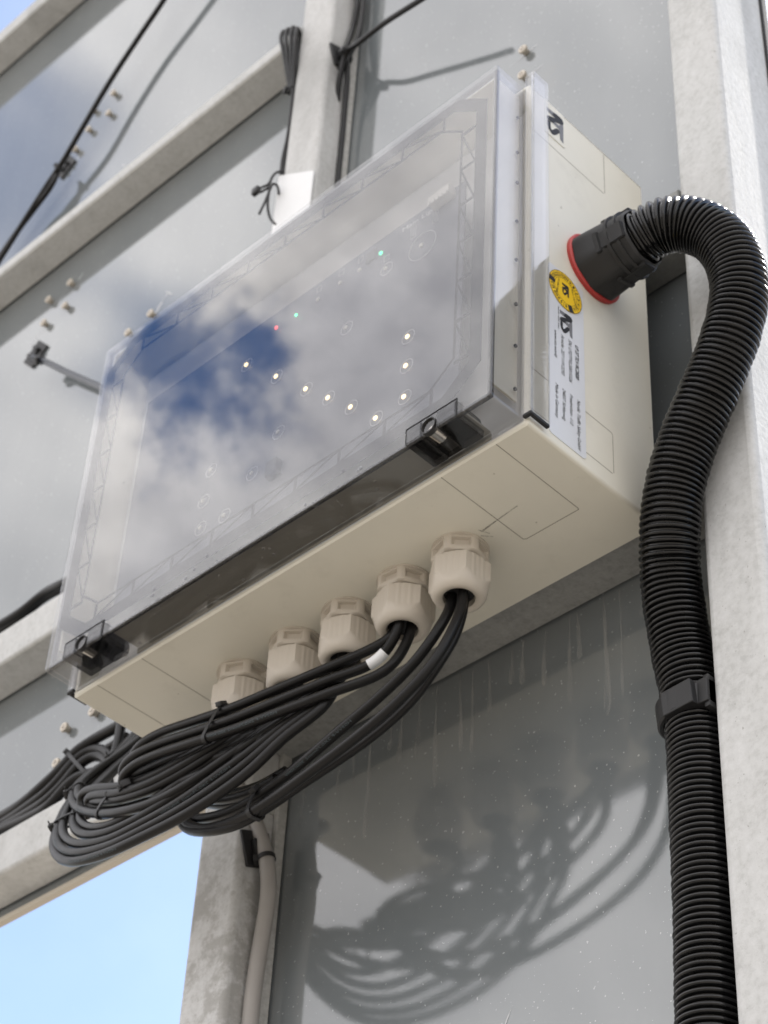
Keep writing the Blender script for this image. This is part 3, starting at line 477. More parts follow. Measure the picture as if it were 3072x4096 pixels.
# pencil marks and scuffs beside the glands
bm = bmesh.new()
for a in ((-.098,.102,-.084,.100),(-.1005,.099,-.0965,.1075),(-.1035,.105,-.097,.112),(-.1,.1015,-.06,.0975)):
    L = math.hypot(a[2]-a[0], a[3]-a[1]); nx, ny = -(a[3]-a[1])/L*.0005, (a[2]-a[0])/L*.0005
    vs = [bm.verts.new((x, y, Z0-.0003)) for x, y in ((a[0]+nx, a[1]+ny), (a[2]+nx, a[3]+ny), (a[2]-nx, a[3]-ny), (a[0]-nx, a[1]-ny))]; bm.faces.new(vs)
link('pencil_marks', bm, M_SCUFF, body)
# mounting plate seen through the lid
boxo('inner_plate', M_INNER, BX, X0+.008, X1-.008, .052, .055, Z0+.008, Z1-.008, .001)

# lid: hollow shell, open at the back
bm = bmesh.new()
lo = []
def lidloop(ins, y, r): return [bm.verts.new((x, y, z)) for x, z in rrect(-.5+ins, -ins, ins, .385-ins, r, 3)]
LW = .0026
seq = [(0, YB0-.0003, .002), (0, .002, .002), (.0006, .0006, .002), (.002, 0, .002)]
inn = [(LW+.0016, LW, .002), (LW+.0004, LW+.0004, .002), (LW, LW+.0016, .002), (LW, YB0-.0003, .002)]
A = [lidloop(*s) for s in seq]; B = [lidloop(*s) for s in inn]
for L_ in (A, B):
    for a, b in zip(L_, L_[1:]):
        n = len(a)
        for k in range(n): bm.faces.new((a[k], a[(k+1) % n], b[(k+1) % n], b[k]))
bm.faces.new(A[-1]); bm.faces.new(B[0])
n = len(A[0])
for k in range(n): bm.faces.new((A[0][k], A[0][(k+1) % n], B[-1][(k+1) % n], B[-1][k]))
lid = link('lid', bm, M_LID, BX, 25)
# side flanges that clip over the body's left and right edges
for s in (1, -1):
    bm = bmesh.new()
    xs = (.0015, .0095) if s > 0 else (-.5095, -.5015)
    xo = (.0060, .0095) if s > 0 else (-.5095, -.5060)
    box(bm, xs[0], xs[1], .0328, .0357, .0025, .398, .0006); box(bm, xo[0], xo[1], .0358, .054, .0025, .402, .0006)
    fl = link('lid_flange', bm, M_LID, BX, 30)
    bm = bmesh.new(); box(bm, xs[0], xs[1], .0325, .0357, -.0005, .0023, .0005); box(bm, xo[0]+.0002, xo[1], .0358, .0535, -.0005, .0023, .0005)
    link('end_seal', bm, M_DARK, fl, 30)
# hinge knuckles along the flange, seen as dark dots
for z in (.03, .075, .12, .17, .215, .262, .30, .345):
    bm = bmesh.new(); surf(bm, [(-.0031, .0016), (-.0046, .0016)], 12, rnd, .0305, z, 'x', 0, True, True)
    link('seal_pin', bm, M_DARK, lid)

# inner collar standing just inside the lid walls, and the thick moulded rim of the lid itself
bm = bmesh.new()
box(bm, -.4935, -.4915, .0062, .0355, .022, .3780, .0004); box(bm, -.0085, -.0065, .0062, .0355, .022, .3780, .0004); box(bm, -.4910, -.0090, .0062, .0355, .3765, .3785, .0004)
link('inner_collar', bm, M_BODY, BX, 30)
bm = bmesh.new(); a0, a1, wd_ = .0027, .0062, .0030
box(bm, -.4973, -.4973+wd_, a0, a1, .0028, .3822); box(bm, -.0027-wd_, -.0027, a0, a1, .0028, .3822); box(bm, -.4973+wd_+.0001, -.0028-wd_, a0, a1, .3822-wd_, .3822); box(bm, -.4973+wd_+.0001, -.0028-wd_, a0, a1, .0028, .0028+wd_)
link('lid_rim', bm, M_RIM, lid, 30)
# dark truss-patterned frame printed just inside the front face
FX0, FX1, FZ0, FZ1 = -.4945, -.0130, .0180, .3795
YP = .0031
bm = bmesh.new()
def strip(pts, ctr=None, wd=.0012, closed=False):
    """flat band along a polyline in the x-z plane"""
    n = len(pts)
    for i in range(n if closed else n-1):
        (a, b), (c_, d) = pts[i], pts[(i+1) % n]; L = math.hypot(c_-a, d-b)
        if L < 1e-6: continue
        nx, nz = -(d-b)/L*wd, (c_-a)/L*wd; ex, ez = (c_-a)/L*wd*.0, 0
        prism(bm, [(a+nx, b+nz), (c_+nx, d+nz), (c_-nx, d-nz), (a-nx, b-nz)], 'y', YP, YP+.0004)
def octa(i, ch, bi=0): 
    x0, x1, z0, z1 = FX0+i, FX1-i, FZ0+i+bi, FZ1-i; a, b = ch, ch*.82
    return [(x0+a, z0), (x1-a, z0), (x1, z0+b), (x1, z1-b), (x1-a, z1), (x0+a, z1), (x0, z1-b), (x0, z0+b)]
O, I = octa(0, .033), octa(.0122, .026, .001)
Ov = [[bm.verts.new((x, y, z)) for x, z in O] for y in (YP, YP+.0004)]; Iv = [[bm.verts.new((x, y, z)) for x, z in I] for y in (YP, YP+.0004)]
for k in range(8):
    j = (k+1) % 8
    bm.faces.new((Ov[0][k], Ov[0][j], Iv[0][j], Iv[0][k])); bm.faces.new((Ov[1][k], Ov[1][j], Iv[1][j], Iv[1][k]))
    bm.faces.new((Ov[0][k], Ov[0][j], Ov[1][j], Ov[1][k])); bm.faces.new((Iv[0][k], Iv[0][j], Iv[1][j], Iv[1][k]))
rail_ = octa(.0275, .024, .0005); strip(rail_, None, .0011, True)
I2 = octa(.0125, .026, .001)
# cross bars and diagonals of the truss, 44.5 mm apart
def truss(p0, p1, q0, q1, n, flip):
    for k in range(n+1):
        s = k/n; a = (p0[0]+(p1[0]-p0[0])*s, p0[1]+(p1[1]-p0[1])*s); b = (q0[0]+(q1[0]-q0[0])*s, q0[1]+(q1[1]-q0[1])*s)
        strip([a, b], None, .0015)
        if k < n:
            s2 = (k+1)/n; c2 = (p0[0]+(p1[0]-p0[0])*s2, p0[1]+(p1[1]-p0[1])*s2); d2 = (q0[0]+(q1[0]-q0[0])*s2, q0[1]+(q1[1]-q0[1])*s2)
            strip([a, d2] if flip else [b, c2], None, .0009)
xi, xr = FX1-.0122, FX1-.0275; truss((xi, .060), (xi, .327), (xr, .060), (xr, .327), 6, True)
xi, xr = FX0+.0122, FX0+.0275; truss((xi, .060), (xi, .327), (xr, .060), (xr, .327), 6, False)
zi, zr = FZ1-.0122, FZ1-.0275; truss((-.445, zi), (-.062, zi), (-.445, zr), (-.062, zr), 8, True)
zi, zr = FZ0+.0132, FZ0+.0280; truss((-.445, zi), (-.062, zi), (-.445, zr), (-.062, zr), 8, True)
link('lid_frame', bm, M_FRAME, BX)

# foot of the inner collar between the latches, shade put into its colour
bm = bmesh.new(); box(bm, -.4215, -.0310, .0048, .0350, .0062, .0082, .0004); box(bm, -.4215, -.0310, .0350, .0362, .0005, .0062, .0002)
link('collar_foot', bm, M_CHAN, BX, 30)
# circuit board with its lamps and print
pcb = boxo('circuit_board', M_PCB, BX, -.459, -.060, .0295, .0315, .064, .310, .0004)
YL = .0293
for k, (x, z) in LED.items():
    c_ = (x, YL, z); m_ = {'g': M_LEDG, 'r': M_LEDR, 'y': M_LEDW}.get(k[0], M_LEDO); r_ = .0021 if k[0] in 'yuB' else .0018
    if k == 'g2': r_ = .0015
    bm = bmesh.new(); surf(bm, [(YL, r_), (YL-.0009, r_), (YL-.0014, r_*.6)], 16, rnd, x, z, 'y', 0, False, True)
    link('led', bm, m_, pcb, label={'g': 'glowing green led', 'r': 'glowing red led', 'y': 'glowing warm white led'}.get(k[0], 'unlit led'))
def frame_bm(x0, x1, z0, z1, w_=.0003):
    bm = bmesh.new(); prism(bm, [(x0, z0), (x1, z0), (x1, z1), (x0, z1), (x0, z0+.00001), (x0+w_, z0+w_), (x0+w_, z1-w_), (x1-w_, z1-w_), (x1-w_, z0+w_), (x0+w_, z0+w_*.99)], 'y', YL-.0002, YL); return bm
for k, (x, z) in LED.items():
    if k[0] in 'yuB' and k not in ('u9', 'u10', 'u11'):
        bm = bmesh.new(); ringbm(bm, (x+.001, YL, z-.001), *((.0150, .0154) if k == 'B1' else (.0066, .0070)), 'y'); link('led_ring', bm, M_INK, pcb)
    if k in ('u9', 'u10', 'u11', 'u8'): link('printed_symbol', frame_bm(x-.003, x+.003, z+.010, z+.0166), M_INK, pcb)
for x in (-.118, -.093): link('printed_symbol', frame_bm(x-.003, x+.003, .2815, .2965), M_INK, pcb); link('printed_symbol', frame_bm(x-.001, x+.001, .284, .294), M_INK, pcb)
link('board_lettering', text_bm('Main Lights', (-.131, YL-.0002, .2985), (1, 0, 0), (0, 0, 1), .045, .0052), M_INK, pcb)
bm = bmesh.new(); box(bm, -.094, -.070, .020, .0293, .296, .306, .0008)
for i in range(5): box(bm, -.0925+i*.0046, -.0895+i*.0046, .0185, .0199, .293, .2965)
link('terminal_block', bm, M_LEDO, pcb, 40)
boxo('board_chip', M_DARK, pcb, -.268, -.255, .022, .0293, .096, .112, .0006); boxo('board_chip', M_DARK, pcb, -.172, -.160, .027, .0293, .288, .300, .0004)

# latches: smoked blocks set in the lid's lower edge, a steel screw in each
def latch(x0, x1):
    xc = (x0+x1)/2-.002; bm = bmesh.new()
    prof = [(-.0010, .0006), (-.0010, .0150), (.0040, .0160), (.026, .0148), (.0305, .0060), (.0300, -.0010), (.0005, -.0010)]
    prism(bm, prof, 'x', x0, xc-.0076); prism(bm, prof, 'x', xc+.0076, x1)
    prism(bm, [(.0155, -.0006), (.0155, .0140), (.026, .0140), (.0300, .0060), (.0296, -.0006)], 'x', xc-.0074, xc+.0074)
    bmesh.ops.bevel(bm, geom=bm.edges[:], offset=.0007, segments=2, affect='EDGES')
    L_ = link('latch', bm, M_SMOKE, BX, 30)
    bm = bmesh.new(); box(bm, x0+.0030, xc-.0100, .004, .027, .002, .0130, .0006); box(bm, xc+.0100, x1-.003, .004, .027, .002, .0130, .0006); link('latch_core', bm, M_SMOKE, L_, 35)
    bm = bmesh.new(); surf(bm, [(-.0015, .0072), (-.0015, .0064), (.003, .0063), (.003, .0071), (-.0015, .0072)], 28, rnd, xc, .0056, 'y'); link('screw_sleeve', bm, M_FIT, L_, 40)
    bm = bmesh.new()
    surf(bm, [(.014, .0062), (.0032, .0066), (.0024, .0060), (.0024, .0020)], 28, rnd, xc, .0056, 'y', 0, False, True)
    box(bm, xc-.0048, xc+.0048, .0018, .0023, .0050, .0062); box(bm, xc-.0006, xc+.0006, .0019, .00235, .0012, .0100)
    link('screw', bm, M_STEEL, L_, 35)
    # lip line round the latch
    bm = bmesh.new()
    for b_ in ((x0-.0008, x0-.0001, -.0006, .0002, .0005, .0158), (x1+.0001, x1+.0008, -.0006, .0002, .0005, .0158), (x0-.0008, x1+.0008, -.0006, .0002, .0159, .0166)): box(bm, *b_)
    link('latch_seam', bm, M_DARK, L_)
latch(-.0820, -.0330); latch(-.4740, -.4255)

# water drops on the lid
for i in range(46):
    if i < 26: x, z, y = random.uniform(-.49, -.10), random.choice((random.uniform(.002, .016), random.uniform(.004, .30))), -.0003
    else: x, z, y = random.uniform(-.48, -.12), 0, random.uniform(.004, .030)
    if i < 26 and x > -.3 and z > .03: continue
    r_ = random.uniform(.0008, .0019); bm = bmesh.new()
    if i < 26: surf(bm, [(y, r_), (y-r_*.35, r_*.8), (y-r_*.55, r_*.35)], 10, rnd, x, z, 'y', 0, False, True)
    else: surf(bm, [(-.0003, r_), (-.0003-r_*.35, r_*.8), (-.0003-r_*.6, r_*.35)], 10, rnd, x, y, 'z', 0, False, True)
    link('water_drop', bm, M_WET, lid, True)

# cable glands
def hexr(th, a): 
    p = (th % (math.pi/3))-math.pi/6; return a/math.cos(p)
def gland(cx, cy, rot):
    n = 120; rot = round(rot/(math.pi/60))*math.pi/60
    bm = bmesh.new()
    def fr(th, prof, pos):
        th2 = th+rot; r = min(hexr(th2, .0200), prof)
        p = ((th2 % (math.pi/3))-math.pi/6)
        if -.0158 < pos < -.0085 and abs(p) < .33: r -= .0034
        return r
    lv = [(Z0-.0001, .0216), (Z0-.0012, .0216), (Z0-.0016, .0205)]
    lv = [(Z0-.0001, .0224), (Z0-.0014, .0224)]
    b_ = [(Z0-.0015, .0222), (-.0083, .0222), (-.0087, .0222), (-.0156, .0222), (-.0160, .0222), (-.0188, .0219), (-.0202, .0196), (-.0203, .0165), (-.0250, .0165)]
    rings = lv+b_
    def f2(th, prof, pos): return prof if pos > Z0-.00145 else fr(th, prof, pos)
    surf(bm, rings, n, f2, cx, cy, 'z')
    g_ = link('cable_gland', bm, M_GLAND, BX, 30)
    bm = bmesh.new(); rot2 = rot+7*math.pi/60
    def fn(th, prof, pos):
        th2 = th+rot2; r = hexr(th2, .0214); p = ((th2 % (math.pi/3))-math.pi/6)
        if pos > -.0435 and abs(p) > .09 and abs(p) < .40: r += .00028*math.cos(p*150)
        return min(r, prof)
    dome = [(-.0228, 0.0176), (-.0230, 0.0218), (-.0242, 0.0251), (-.0255, 0.0253), (-.0400, 0.0253), (-.0415, 0.0251), (-.0425, 0.0235), (-.0440, 0.0227), (-.0460, 0.0222), (-.0490, 0.0213), (-.0515, 0.0198), (-.0532, 0.0177), (-.0538, 0.0160), (-.0536, 0.0141), (-.0525, .0124), (-.0360, .0121)]
    surf(bm, dome, n, fn, cx, cy, 'z'); link('gland_nut', bm, M_GLAND2, g_, 32)
    bm = bmesh.new(); surf(bm, [(-.0475, .01205), (-.0470, .0040)], 32, rnd, cx, cy, 'z', 0, False, True); link('gland_seal', bm, M_DARK, g_)
    return g_
for i, (x, y) in enumerate(((-.369, .1072), (-.3052, .1066), (-.2465, .1076), (-.1854, .1079), (-.127, .1079))):
    gland(x, y, (.55, .35, .3, .95, .25)[i])

# rating plate, inspection badge and logo plate on the box's right face
XP = X1+.0006
bm = bmesh.new(); prism(bm, rrect(.0580, .1000, .0030, .1865, .004), 'x', X1+.0001, XP); plate = link('rating_plate', bm, M_LABEL, BX, 40, 'silver rating plate with printed lines')
def line(s, y, z0, z1, h=.0036, bold=0): return text_bm(s, (XP+.0002, y-h/2, z0), (0, 0, -1), (0, 1, 0), z0-z1, h, .22, bold)
bms = [line('LP 27 TLV RC2020', .0912, .1162, .0800, .0038, .025), line('SN: LP27TVL20015326', .0832, .1162, .0710, .0037), line('Article: 227 119 2293', .0745, .1152, .0720, .0036), line('www.nts.world', .0664, .1140, .0850, .0034),
       line('Nordic Traffic Safety GmbH', .0922, .0585, .0075, .0037), line('Friedrichstr. 112', .0838, .0582, .0270, .0036), line('24837 Schleswig', .0755, .0580, .0250, .0036), line('Made in Germany', .0673, .0575, .0222, .0036),
       line('Nordic traffic safety', .0700, .1435, .1180, .0016)]
link('plate_lettering', merge(bms), M_DINK, plate)
def poly(pts, x, m_, name, par):
    bm = bmesh.new(); prism(bm, pts, 'x', x, x+.0001); return link(name, bm, m_, par)
for d_, par, x in ((LOGO, plate, XP+.0001),):
    for k in ('g1', 'g2', 'd1', 'd2'): poly(d_[k], x+(.0001 if k[0] == 'd' else 0), M_GINK if k[0] == 'g' else M_DINK, 'logo', par)
bm = bmesh.new(); bc = (.0780, .1665); disc(bm, (XP+.0003, *bc), .0196, 'x', 48, .0002, 1); badge = link('inspection_badge', bm, M_YEL, BX, False, 'round yellow inspection sticker')
XB = XP+.0006
bms = []; a1 = math.radians(52)
seq = ['1','2','3','4','5','6',None,'8','9','10','11','12',None,'23','22','21','20','19']
bm = bmesh.new()
for i, s in enumerate(seq):
    a = a1-i*math.radians(20); er = Vector((0, math.cos(a), math.sin(a))); et = Vector((0, math.sin(a), -math.cos(a))); c_ = Vector((XB, *bc))
    if s: 
        wd_ = .0021*len(s); bms.append(text_bm(s, c_+er*.0143-et*wd_/2, et, er, wd_, .0033, 0, .02))
    else:
        vs = [bm.verts.new(c_+er*q_+et*w_) for q_, w_ in ((.0125, -.002), (.0192, -.0028), (.0192, .0028), (.0125, .002))]; bm.faces.new(vs)
    b2 = a-math.radians(10); er2 = Vector((0, math.cos(b2), math.sin(b2))); et2 = Vector((0, math.sin(b2), -math.cos(b2)))
    vs = [bm.verts.new(c_+er2*q_+et2*w_) for q_, w_ in ((.0140, -.00018), (.0193, -.00018), (.0193, .00018), (.0140, .00018))]; bm.faces.new(vs)
bms.append(text_bm('Next inspection', Vector((XB, bc[0]+.0068, bc[1]+.0085)), (0, .30, -.954), (0, .954, .30), .019, .0022, 0)); bms.append(text_bm('+45 8863 8880', Vector((XB, bc[0]-.0085, bc[1]+.010)), (0, -.15, -.989), (0, .989, -.15), .019, .0020, 0))
ringbm(bm, (XB, *bc), .0129, .0132, 'x', 48, .00005, 1); ringbm(bm, (XB, *bc), .0193, .0196, 'x', 48, .00005, 1)
link('badge_lettering', merge(bms+[bm]), M_DINK, badge)
# small logo in the badge centre: the plate's emblem scaled down
lc = Vector((sum(p[0] for p in LOGO['d2'])/len(LOGO['d2']), sum(p[1] for p in LOGO['d2'])/len(LOGO['d2'])))
for k in ('g1', 'g2', 'd1', 'd2'): poly([((p[0]-lc.x)*.55+bc[0]-.001, (p[1]-lc.y)*.55+bc[1]-.002) for p in LOGO[k]], XB, M_DINK, 'badge_logo', badge)
# embossed logo plate in the upper corner
bm = bmesh.new(); prism(bm, [(.0545, .3880), (.0600, .3868), (.0790, .3862), (.0815, .3840), (.0815, .3470), (.0790, .3445), (.0545, .3445)], 'x', X1+.0001, XP); lp = link('logo_plate', bm, M_BODY, BX, False, 'small plate with a grey and black emblem')
for k in ('g1', 'g2', 'd1', 'd2'): poly(LOGO2[k], XP+(.0002 if k[0] == 'd' else .0001), M_GINK if k[0] == 'g' else M_DINK, 'logo', lp)

# hose connector on the right face
GC = (.113, .2215)
bm = bmesh.new(); surf(bm, [(X1+.0001, .0315), (X1+.0030, .0318), (X1+.0042, .0305), (X1+.0042, .026)], 48, rnd, *GC, 'x'); 
con = None
def octr(th, a): p = (th % (math.pi/4))-math.pi/8; return a/math.cos(p)
bm2 = bmesh.new()
surf(bm2, [(X1+.0040, 1.0), (X1+.0050, 1.0), (X1+.030, .93), (X1+.032, .90), (X1+.050, .86), (X1+.052, .80), (X1+.040, .78)], 64, lambda th, p, pos: min(octr(th+.2, .0290*p), .0303*p), *GC, 'x')
con = link('hose_connector', bm2, M_FIT, BX, 30)
link('red_gasket', bm, M_RED, con, 40)
bm = bmesh.new()
for a in (R(20), R(110), R(200), R(290)):
    er = Vector((0, math.cos(a), math.sin(a))); et = Vector((0, -math.sin(a), math.cos(a)))
    def pt(x, r_, t_): v_ = er*r_+et*t_; return bm.verts.new((x, GC[0]+v_.y, GC[1]+v_.z))
    for (xa, xb, r0, r1, w0) in ((X1+.024, X1+.051, .0225, .0278, .0075), (X1+.024, X1+.029, .0225, .0292, .0095)):
        vs = [pt(x, r_, t_) for x in (xa, xb) for r_ in (r0, r1) for t_ in (-w0, w0)]
        for f in ((0,1,3,2),(4,6,7,5),(0,4,5,1),(2,3,7,6),(0,2,6,4),(1,5,7,3)): bm.faces.new([vs[i] for i in f])
bmesh.ops.bevel(bm, geom=bm.edges[:], offset=.0008, segments=2, affect='EDGES')
link('locking_clips', bm, M_FIT, con, 30)
bm = bmesh.new(); surf(bm, [(X1+.034, .0270), (X1+.034, .0284), (X1+.037, .0284), (X1+.037, .0262)], 48, rnd, *GC, 'x'); surf(bm, [(X1+.042, .0255), (X1+.042, .0275), (X1+.045, .0275), (X1+.045, .0245)], 48, rnd, *GC, 'x')
link('collar_ribs', bm, M_FIT, con, 30)

# ------------------------------------------------------------------ corrugated hose
pts = relax(spline(HOSE, .0011), 14)
# resample evenly, 8 rings to each 4.8 mm rib
def resample(pts, step):
    out = [pts[0]]; acc = 0
    for a, b in zip(pts, pts[1:]):
        L = (b-a).length
        while acc+L >= step:
            s = (step-acc)/L; a = a.lerp(b, s); out.append(a); L = (b-a).length; acc = 0
        acc += L
    return out
pts = relax(resample(pts, .0048/8), 6)
PR = [.0188, .0190, .0218, .0226, .0227, .0225, .0216, .0190]
RJ = [random.uniform(-.00035, .00030) for _ in range(400)]
bm = bmesh.new(); tube(bm, pts, lambda i: PR[i % 8]+RJ[i//8]*(1 if 1 < i % 8 < 7 else .3), 40)
hs = link('corrugated_hose', bm, M_HOSE, None, 40); tag(hs, 'thick black corrugated hose arching from the box down the right post', 'hose')
# clamp holding the hose to the post
def near(pts, z): return min(range(len(pts)), key=lambda i: abs(pts[i].z-z)+(1 if i < len(pts)*.3 else 0))
ci = near(pts, -.176); cp = pts[ci]; ct = (pts[ci+6]-pts[ci-6]).normalized()
hc = thing('hose_clamp', 'black plastic clamp round the corrugated hose beside the right post', 'clamp', tuple(cp))
u = Vector((1, 0, 0)); u = (u-ct*u.dot(ct)).normalized(); v = ct.cross(u)
def clampring(r0, r1, h):
    bm = bmesh.new(); n = 40; rr = []
    for (r_, hh) in ((r0, -h), (r1-.0015, -h), (r1, -h+.0015), (r1, h-.0015), (r1-.0015, h), (r0, h), (r0, -h)):
        rr.append([bm.verts.new(cp+ct*hh+(u*math.cos(2*math.pi*k/n)+v*math.sin(2*math.pi*k/n))*r_) for k in range(n)])
    for a, b in zip(rr, rr[1:]):
        for k in range(n): bm.faces.new((a[k], a[(k+1) % n], b[(k+1) % n], b[k]))
    return bm
link('clamp_ring', clampring(.0229, .0268, .0095), M_BLACK, hc, 35)
bm = bmesh.new(); vs = box(bm, -.013, .013, -.008, .004, -.0098, .0098, .001)
MM = Matrix((( *u, 0), (*v, 0), (*ct, 0), (0, 0, 0, 1))).transposed(); MM.translation = cp
for vv in bm.verts: vv.co = MM @ (vv.co+Vector((.004, -.0225 if (MM @ Vector((0, -1, 0))-cp).y < 0 else .0225, 0)))
link('clamp_latch', bm, M_BLACK, hc, 35)
bm = bmesh.new(); box(bm, cp.x+.012, .0422, cp.y-.020, cp.y-.003, cp.z-.010, cp.z+.010, .001); box(bm, .0375, .0422, cp.y-.018, cp.y-.006, cp.z-.0135, cp.z+.0135, .0008)
link('clamp_bracket', bm, M_BLACK, hc, 35)

# ------------------------------------------------------------------ cables
CR = .0041
PATH = {}; OBJ = {}
def cable(key, label, group, r=CR, m_=M_CABLE, n=14, cat='cable', name='power_cable'):
    p = relax(resample(relax(spline(CAB[key], .003), 3), .0032), 4); PATH[key] = p
    bm = bmesh.new(); tube(bm, p, r, n)
    OBJ[key] = tag(link(name, bm, m_, None, True), label, cat, group); return OBJ[key]
g_coil = 'black cables coiled under the control box'
cable('A1', 'topmost black cable leaving the fourth gland, at the upper edge of the coil', g_coil)
a2 = cable('A2', 'black cable from the fourth gland with a white marker sleeve', g_coil)
cable('A3', 'lowest black cable leaving the fourth gland from the left', g_coil)
cable('C1', 'upper black cable of the middle coil loop, from the second gland from the left', g_coil)
cable('C2', 'black cable in the middle loop of the coil that climbs behind the box corner', g_coil)
cable('C3', 'lowest black cable of the middle loop of the coil, from the second gland', g_coil)
cable('C4', 'black cable leaving the leftmost gland behind the tied bundle', g_coil)
cable('A4', 'black cable from the leftmost gland lying under the tied top bundle', g_coil)
cable('B5', 'black cable squeezed between the middle loop and the long low loop of the coil', g_coil)
cable('C5', 'black cable hidden in the core of the middle coil loop, from the second gland', g_coil)
cable('B1', 'innermost black cable of the long low loop against the sky', g_coil)
cable('B2', 'second innermost black cable of the long low loop against the sky', g_coil)
cable('B3', 'third black cable of the long low loop, just above its lowest strand', g_coil)
cable('B4', 'outermost and lowest black cable of the coil, against the pale sky', g_coil)
cable('D1', 'upper black cable leaving the rightmost gland towards the middle post', g_coil)
cable('D2', 'lower black cable leaving the rightmost gland towards the middle post', g_coil)
cable('D3', 'thin rearmost black cable of the tied group from the rightmost gland', g_coil, .0036)
g_wall = 'black cables along the lower left rail'
cable('E1', 'black cable sweeping from behind the box corner down along the lowest left rail', g_wall, .0056)
cable('E2', 'outer black cable bent back over the tie above the lowest left rail', g_wall, .0052)
cable('E3', 'inner black cable bent back over the tie above the lowest left rail', g_wall, .0050)
cable('E4', 'lowest black cable lying on the lowest left rail', g_wall, .0052)
cable('E5', 'black cable hanging straight down behind the box corner', g_wall, .0050)
cable('E6', 'short black cable end just right of the bent loop at the box corner', g_wall, .0044)
cable('F1', 'upper black cable over the rail at the left edge, left of the box lid', 'pair of cables over the left rail', .0052)
cable('F2', 'lower black cable over the rail at the left edge, left of the box lid', 'pair of cables over the left rail', .0052)
cable('H1', 'long black cable crossing the upper left panel diagonally', 'cables on the upper left panel', .0040)
cable('H2', 'short second black cable joining the diagonal one below its clip', 'cables on the upper left panel', .0040)
cable('J1', 'grey blue cable from the clip on the left panel to the lid edge', None, .0042, plastic('blue_grey_cable_sheath', (.035, .042, .055), .3))
cable('K1', 'dark cable on the left down the right side of the middle post', 'cables beside the middle post', .0034, M_CABLE)
cable('K2', 'black cable leaving the clip of the middle post to the upper right', 'cables beside the middle post', .0034)
cable('K3', 'blue black cable closest to the panel beside the middle post', 'cables beside the middle post', .0034)
for k in range(4): cable('L%d' % (k+1), ('leftmost', 'second', 'third', 'rightmost')[k]+' strand of the folded cable loop left of the middle post', 'folded cable loop beside the middle post', .0026)
cable('L5', 'front cable hanging from the folded loop down the middle post', 'folded cable loop beside the middle post', .0030)
cable('L6', 'rear cable hanging from the folded loop down the middle post', 'folded cable loop beside the middle post', .0028)
gc = cable('M1', 'thick pale grey cable down the side of the middle post', None, .0068, M_GREYC, 18, name='grey_cable')
cable('M2', 'black cable behind the pale grey cable on the middle post', None, .0042)

# white marker sleeve on one cable
p = PATH['A2']; i0 = min(range(len(p)), key=lambda i: (p[i]-Vector((-.1960, .0985, -.0700))).length)
bm = bmesh.new(); tube(bm, p[i0:i0+6], CR+.0003, 16); link('marker_sleeve', bm, M_WHITE, a2, 40)

# print running along some sheaths
M_CPRINT = mat('pale_sheath_print', (.065, .085, .095), .6)
def sheath_print(key, obj, i0, s, L, ang, h=.0021):
    p = PATH[key]; F = frames(p); bm = text_bm(s, (0, 0, 0), (1, 0, 0), (0, 1, 0), L, h)
    tov = (CP-p[i0]).normalized()
    for v in bm.verts:
        d_ = v.co.x/.0032; i = min(int(i0+d_), len(p)-2); f = i0+d_-int(i0+d_); pos = p[i].lerp(p[i+1], f); t_ = F[i][0]
        e = tov-t_*tov.dot(t_); e.normalize(); b = t_.cross(e); a = ang+(v.co.y-h/2)/CR
        v.co = pos+(e*math.cos(a)+b*math.sin(a))*(CR+.00015)
    link('sheath_print', bm, M_CPRINT, obj)
for key, f, ang in (('B4', .52, .2), ('B3', .50, -.3), ('A3', .30, .3), ('C3', .45, -.2), ('D1', .30, .1), ('B2', .25, .1)):
    sheath_print(key, OBJ[key], int(f*len(PATH[key])), 'H03VV-F 2X0,75mm2 300/300V', .070, ang)

